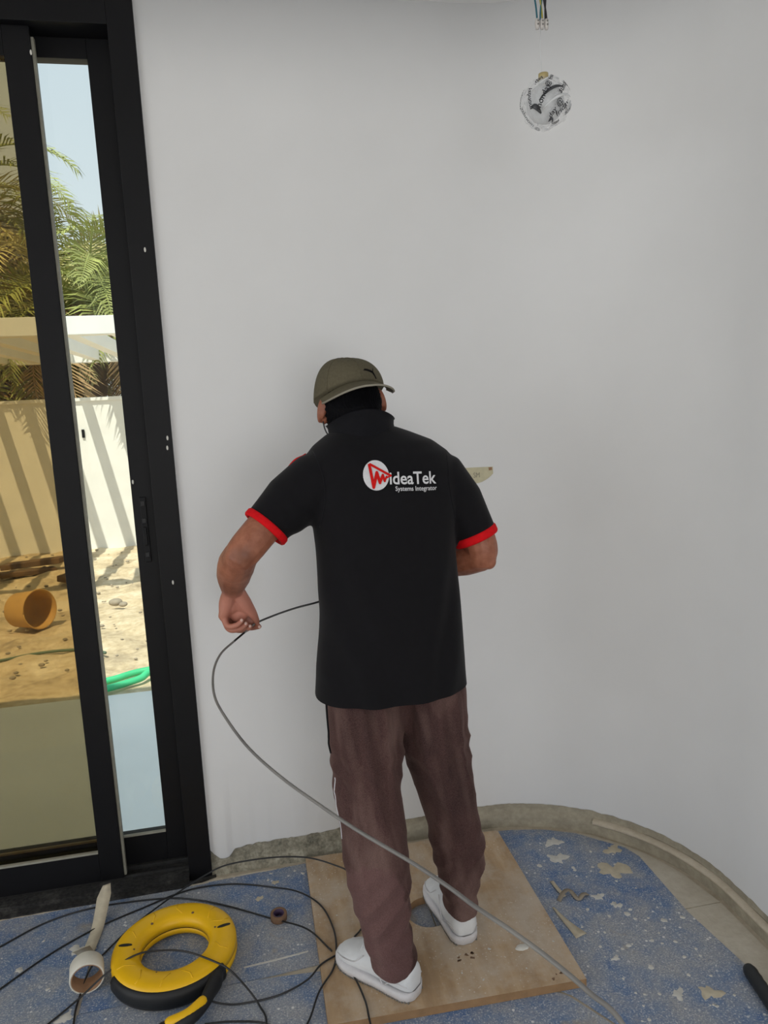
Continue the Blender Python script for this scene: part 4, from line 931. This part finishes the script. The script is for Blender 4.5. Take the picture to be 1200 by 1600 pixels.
def stroke(pts, w_):
    V, F = [], []
    for i in range(len(pts) - 1):
        a_, b_ = Vector(pts[i]), Vector(pts[i + 1]); d_ = (b_ - a_).normalized(); s_ = Vector((-d_.y, d_.x)) * w_; m_ = 5; s0 = len(V)
        for k in range(m_ + 1):
            p = a_.lerp(b_, k / m_); V += [tuple(p + s_), tuple(p - s_)]
        for k in range(m_): F.append((s0 + 2 * k, s0 + 2 * k + 1, s0 + 2 * k + 3, s0 + 2 * k + 2))
        c0 = len(V); V += [(b_.x + w_ * math.cos(q * .785), b_.y + w_ * math.sin(q * .785)) for q in range(8)]; F.append(tuple(range(c0, c0 + 8)))
    return V, F
sc_ = .0630 / 265.0   # logo drawn on a grid, centre (330, 290), z up
def G(*pts): return [((px_ - 330) * sc_ * 1.0, (290 - py_) * sc_ * 1.08) for px_, py_ in pts]
for pts, w_ in ((G((268, 185), (478, 292)), .0028), (G((266, 185), (300, 400)), .0036), (G((300, 400), (338, 262)), .0036), (G((338, 262), (366, 358)), .0036), (G((366, 358), (398, 285)), .0030), (G((398, 285), (415, 342)), .0028), (G((415, 342), (436, 300)), .0022), (G((436, 310), (478, 294)), .0018)):
    v, f = stroke(pts, w_); stick('print_emblem', [lg(*p) for p in v], f, 'print_red', .0042)
def word(s, x0, z0, wid, hgt, bold):
    v, f = text_vf(s, 1.0, bold); xs = [p[0] for p in v]; X0, X1 = min(xs), max(xs); cap_h = .70
    # split long edges happens through the fine letter outline; letters are under 2 cm
    stick('print_word', [lg(x0 + (p[0] - X0) / (X1 - X0) * wid, z0 + p[1] / cap_h * hgt) for p in v], f, 'print_white', .0036).__setitem__('label', 'white printed word ' + s)
word('ideaTek', .0325, -.0205, .1195, .0290, .016)
word('Systems Integrator', .0456, -.0365, .1070, .0108, .010)

# trousers
LL = [(.83, .160, .352, 1.672, 1.90), (.78, .156, .350, 1.668, 1.895), (.69, .158, .349, 1.670, 1.878), (.61, .161, .348, 1.668, 1.860), (.53, .165, .341, 1.660, 1.838), (.44, .170, .344, 1.644, 1.812), (.36, .177, .345, 1.632, 1.798), (.28, .186, .338, 1.628, 1.776), (.20, .206, .332, 1.622, 1.752), (.15, .214, .340, 1.612, 1.740), (.115, .222, .344, 1.605, 1.735), (.092, .230, .340, 1.606, 1.732)]
RL = [(.83, .358, .520, 1.68, 1.91), (.78, .360, .531, 1.684, 1.908), (.68, .361, .538, 1.700, 1.905), (.62, .361, .543, 1.708, 1.900), (.54, .379, .554, 1.722, 1.894), (.46, .402, .562, 1.738, 1.890), (.38, .424, .574, 1.750, 1.896), (.30, .438, .584, 1.758, 1.898), (.22, .452, .580, 1.764, 1.894), (.15, .462, .568, 1.766, 1.888), (.115, .468, .564, 1.763, 1.886), (.098, .472, .561, 1.764, 1.884)]
tr = [loft([hring(*r, 36, 2.2) for r in L_]) for L_ in (LL, RL)] + [loft([hring(.95, .18, .50, 1.71, 1.88), hring(.86, .175, .505, 1.70, 1.89), hring(.74, .18, .51, 1.735, 1.885), hring(.685, .27, .44, 1.76, 1.86)])]
trm = remesh(tr, .0055, 7, .5); A = coords(trm); Nn = normals(trm); x, y, z = A[:, 0], A[:, 1], A[:, 2]
left = (x < .352) | ((x < .37) & (z > .6)); cxl = np.interp(-z, [-.83, -.44, -.2, -.09], [.255, .257, .27, .287]); cxr = np.interp(-z, [-.83, -.54, -.3, -.08], [.44, .466, .511, .517])
u_ = np.where(left, x - cxl, x - cxr)
def crease(t, w): return 1 - np.abs(((t / w) % 1) * 2 - 1) ** .7 * 1.6      # sharp ridges, soft valleys
fd = .0075 * crease(u_ + .16 * (z - .8) + .008 * np.sin(z * 14), .050) * np.clip((z - .34) * 4, 0, 1)      # long drapes falling from the seat
fd += .0045 * np.sin(u_ * 46 + z * 13 + 1.2) * np.clip((.75 - z) * 3, .2, 1)
fd += .007 * crease(z * .8 + u_ * .35 + .01 * np.sin(u_ * 60), .045) * np.exp(-((z - .13) / .055) ** 2) + .0055 * crease(z - u_ * .9, .07) * np.exp(-((z - .27) / .10) ** 2)
fd += .005 * crease(z + u_ * .6, .06) * np.exp(-((z - .62) / .07) ** 2)
nzv = np.array([noise.noise((float(p[0]) * 17, float(p[1]) * 17, float(p[2]) * 8)) for p in A]); fd += .005 * nzv
A = A + Nn * (fd * np.clip(1 - np.abs(Nn[:, 2]), 0, 1))[:, None]
tro = finish('trousers', trm, A, 'trouser_brown', man); tro['label'] = 'dusty brown velour trousers with a pale worn patch on one calf'
bvt = BVHTree.FromPolygons([Vector(p) for p in A], [tuple(p.vertices) for p in trm.polygons])
P = []
for i in range(22):
    z_ = .80 - .14 * i / 21; h = bvt.ray_cast(Vector((0.0, 1.765 - .015 * i / 21, z_)), Vector((1, 0, 0)))
    if h[0]: P.append(h[0] + Vector((-.001, 0, 0)))
me_obj('side_stripe', *tube(P, .0035, 6, .6), 'shirt_black', tro); P = []
for i in range(22):
    z_ = .60 - .16 * i / 21; h = bvt.ray_cast(Vector((0.0, 1.735 - .02 * i / 21, z_)), Vector((1, 0, 0)))
    if h[0]: P.append(h[0])
me_obj('side_piping', *tube(P, .0016, 6), 'print_white', tro)

# shoes
def shoe(heel, toe, label):
    heel, toe = Vector(heel), Vector(toe); d = (toe - heel); ln = d.length; d.normalize(); s = Vector((-d.y, d.x, 0)); base = Vector((heel.x, heel.y, BT))
    t = root('shoe', base, label, 'shoe'); t.name = 'shoe'
    def W(u, lat, z): return base + d * (u * ln) + s * lat + Vector((0, 0, z))
    hw = [(0, .016), (.03, .030), (.10, .038), (.25, .040), (.42, .040), (.58, .045), (.72, .049), (.85, .046), (.94, .035), (.985, .020), (1.0, .007)]
    def half_w(u):
        for (a_, wa), (b_, wb2) in zip(hw, hw[1:]):
            if a_ <= u <= b_: return wa + (wb2 - wa) * (u - a_) / (b_ - a_)
        return .01
    # sole: outline rings
    us = [0, .012, .03, .06, .1, .17, .25, .35, .45, .55, .65, .74, .82, .88, .93, .965, .985, 1.0]
    def outline(z, grow): return [W(u if u not in (0, 1) else u, half_w(u) + grow, z(u)) for u in us] + [W(u, -half_w(u) - grow, z(u)) for u in reversed(us)]
    lift = lambda u: .006 * max(0, (u - .8) / .2) ** 2
    sole = me_obj('sole', *loft([outline(lambda u: .001 + lift(u), -.004), outline(lambda u: .003 + lift(u), .001), outline(lambda u: .016 + lift(u), .004), outline(lambda u: (.030 if u < .4 else .030 - .008 * min(1, (u - .4) / .3)) + lift(u), .003), outline(lambda u: .026 + lift(u), -.006)]), 'shoe_sole', t)
    for i in range(1, 34):     # tread teeth round the edge
        u = i / 34
        for q in (-1, 1):
            c = W(u, q * (half_w(u) + .0005), .003 + lift(u)); v, f = box_vf(-.0022, .0022, -.002, .002, -.0028, .002)
            R3 = Matrix.Rotation(math.atan2(d.y, d.x), 3, 'Z'); me_obj('tread_tooth', [c + R3 @ Vector(p) for p in v], f, 'shoe_grey', sole, False) if False else TEETH.append((sole, c, R3))
    # upper: cross sections along the foot
    sec = [(.0, .016, .078), (.02, .030, .090), (.07, .039, .096), (.16, .041, .092), (.28, .041, .088), (.38, .041, .092), (.48, .041, .094), (.58, .043, .084), (.68, .046, .071), (.78, .0465, .062), (.87, .042, .055), (.94, .032, .047), (.985, .016, .037)]
    rings = []
    for u, w_, h in sec:
        rg = []
        for k in range(24):
            a_ = 2 * math.pi * k / 24; c_, s_ = math.cos(a_), math.sin(a_)
            lat = w_ * math.copysign(abs(c_) ** .75, c_) * (1 - .28 * max(0, s_) ** 1.4); zz = .018 + (h - .018) * (.5 + .5 * math.copysign(abs(s_) ** .8, s_))
            rg.append(W(u, lat, zz))
        rings.append(rg)
    up_ = me_obj('upper', *loft(rings), 'shoe_white', t); up_.modifiers.new('sub', 'SUBSURF').levels = 1; up_.modifiers['sub'].render_levels = 1
    # padded ankle collar, tongue, laces, heel tab, overlays
    cp_ = [W(.05, 0, .088), W(.08, .024, .088), (W(.16, .031, .086)), W(.28, .030, .084), W(.38, .024, .088), W(.43, 0, .094), W(.38, -.024, .088), W(.28, -.030, .084), W(.16, -.031, .086), W(.08, -.024, .088), W(.05, 0, .088)]
    me_obj('ankle_collar', *tube(catmull(cp_, 4), .0065, 10), 'shoe_white', t)
    me_obj('tongue', *tube(catmull([W(.62, 0, .080), W(.5, 0, .096), W(.42, 0, .114)], 4), lerp_list([.016, .021, .018], 4), 12, .35, ref=tuple(s)), 'shoe_white', t)
    for i in range(4):
        u = .46 + .06 * i; hz = .097 - .007 * i
        me_obj('lace', *tube(catmull([W(u, -.022, hz - .007), W(u + .005, 0, hz + .004), W(u, .022, hz - .007)], 4), .0026, 7), 'shoe_white', t)
    for q in (-1, 1):
        me_obj('side_seam', *tube(catmull([W(.30, q * .0415, .024), W(.36, q * .0425, .052), W(.46, q * .036, .080)], 4), .0014, 6), 'shoe_sole', up_)
        me_obj('side_seam', *tube(catmull([W(.93, q * .032, .038), W(.80, q * .0460, .046), W(.66, q * .0450, .052), W(.56, q * .036, .076)], 4), .0013, 6), 'shoe_sole', up_)
        me_obj('side_seam', *tube(catmull([W(.03, q * .033, .046), W(.13, q * .0415, .052), W(.24, q * .0420, .040), W(.30, q * .0415, .024)], 4), .0013, 6), 'shoe_sole', up_)
    me_obj('sock', *tube([W(.20, 0, .06), W(.20, 0, .12)], [.030, .034], 18), 'shoe_grey', t)
    return t
TEETH = []
shoe((.332, 1.622, 0), (.158, 1.818, 0), 'white sneaker on the left foot, toe turned towards the yellow reel')
shoe((.512, 1.765, 0), (.482, 2.030, 0), 'white sneaker on the right foot, beside the round hole in the board')
groups = {}
for so, c, R3 in TEETH:
    v, f = box_vf(-.0022, .0022, -.002, .002, -.0028, .002); groups.setdefault(so, []).append(([c + R3 @ Vector(p) for p in v], f))
for so, parts in groups.items(): tag(me_obj('tread_teeth', *merge(*parts), 'shoe_grey', so, False), kind='stuff')
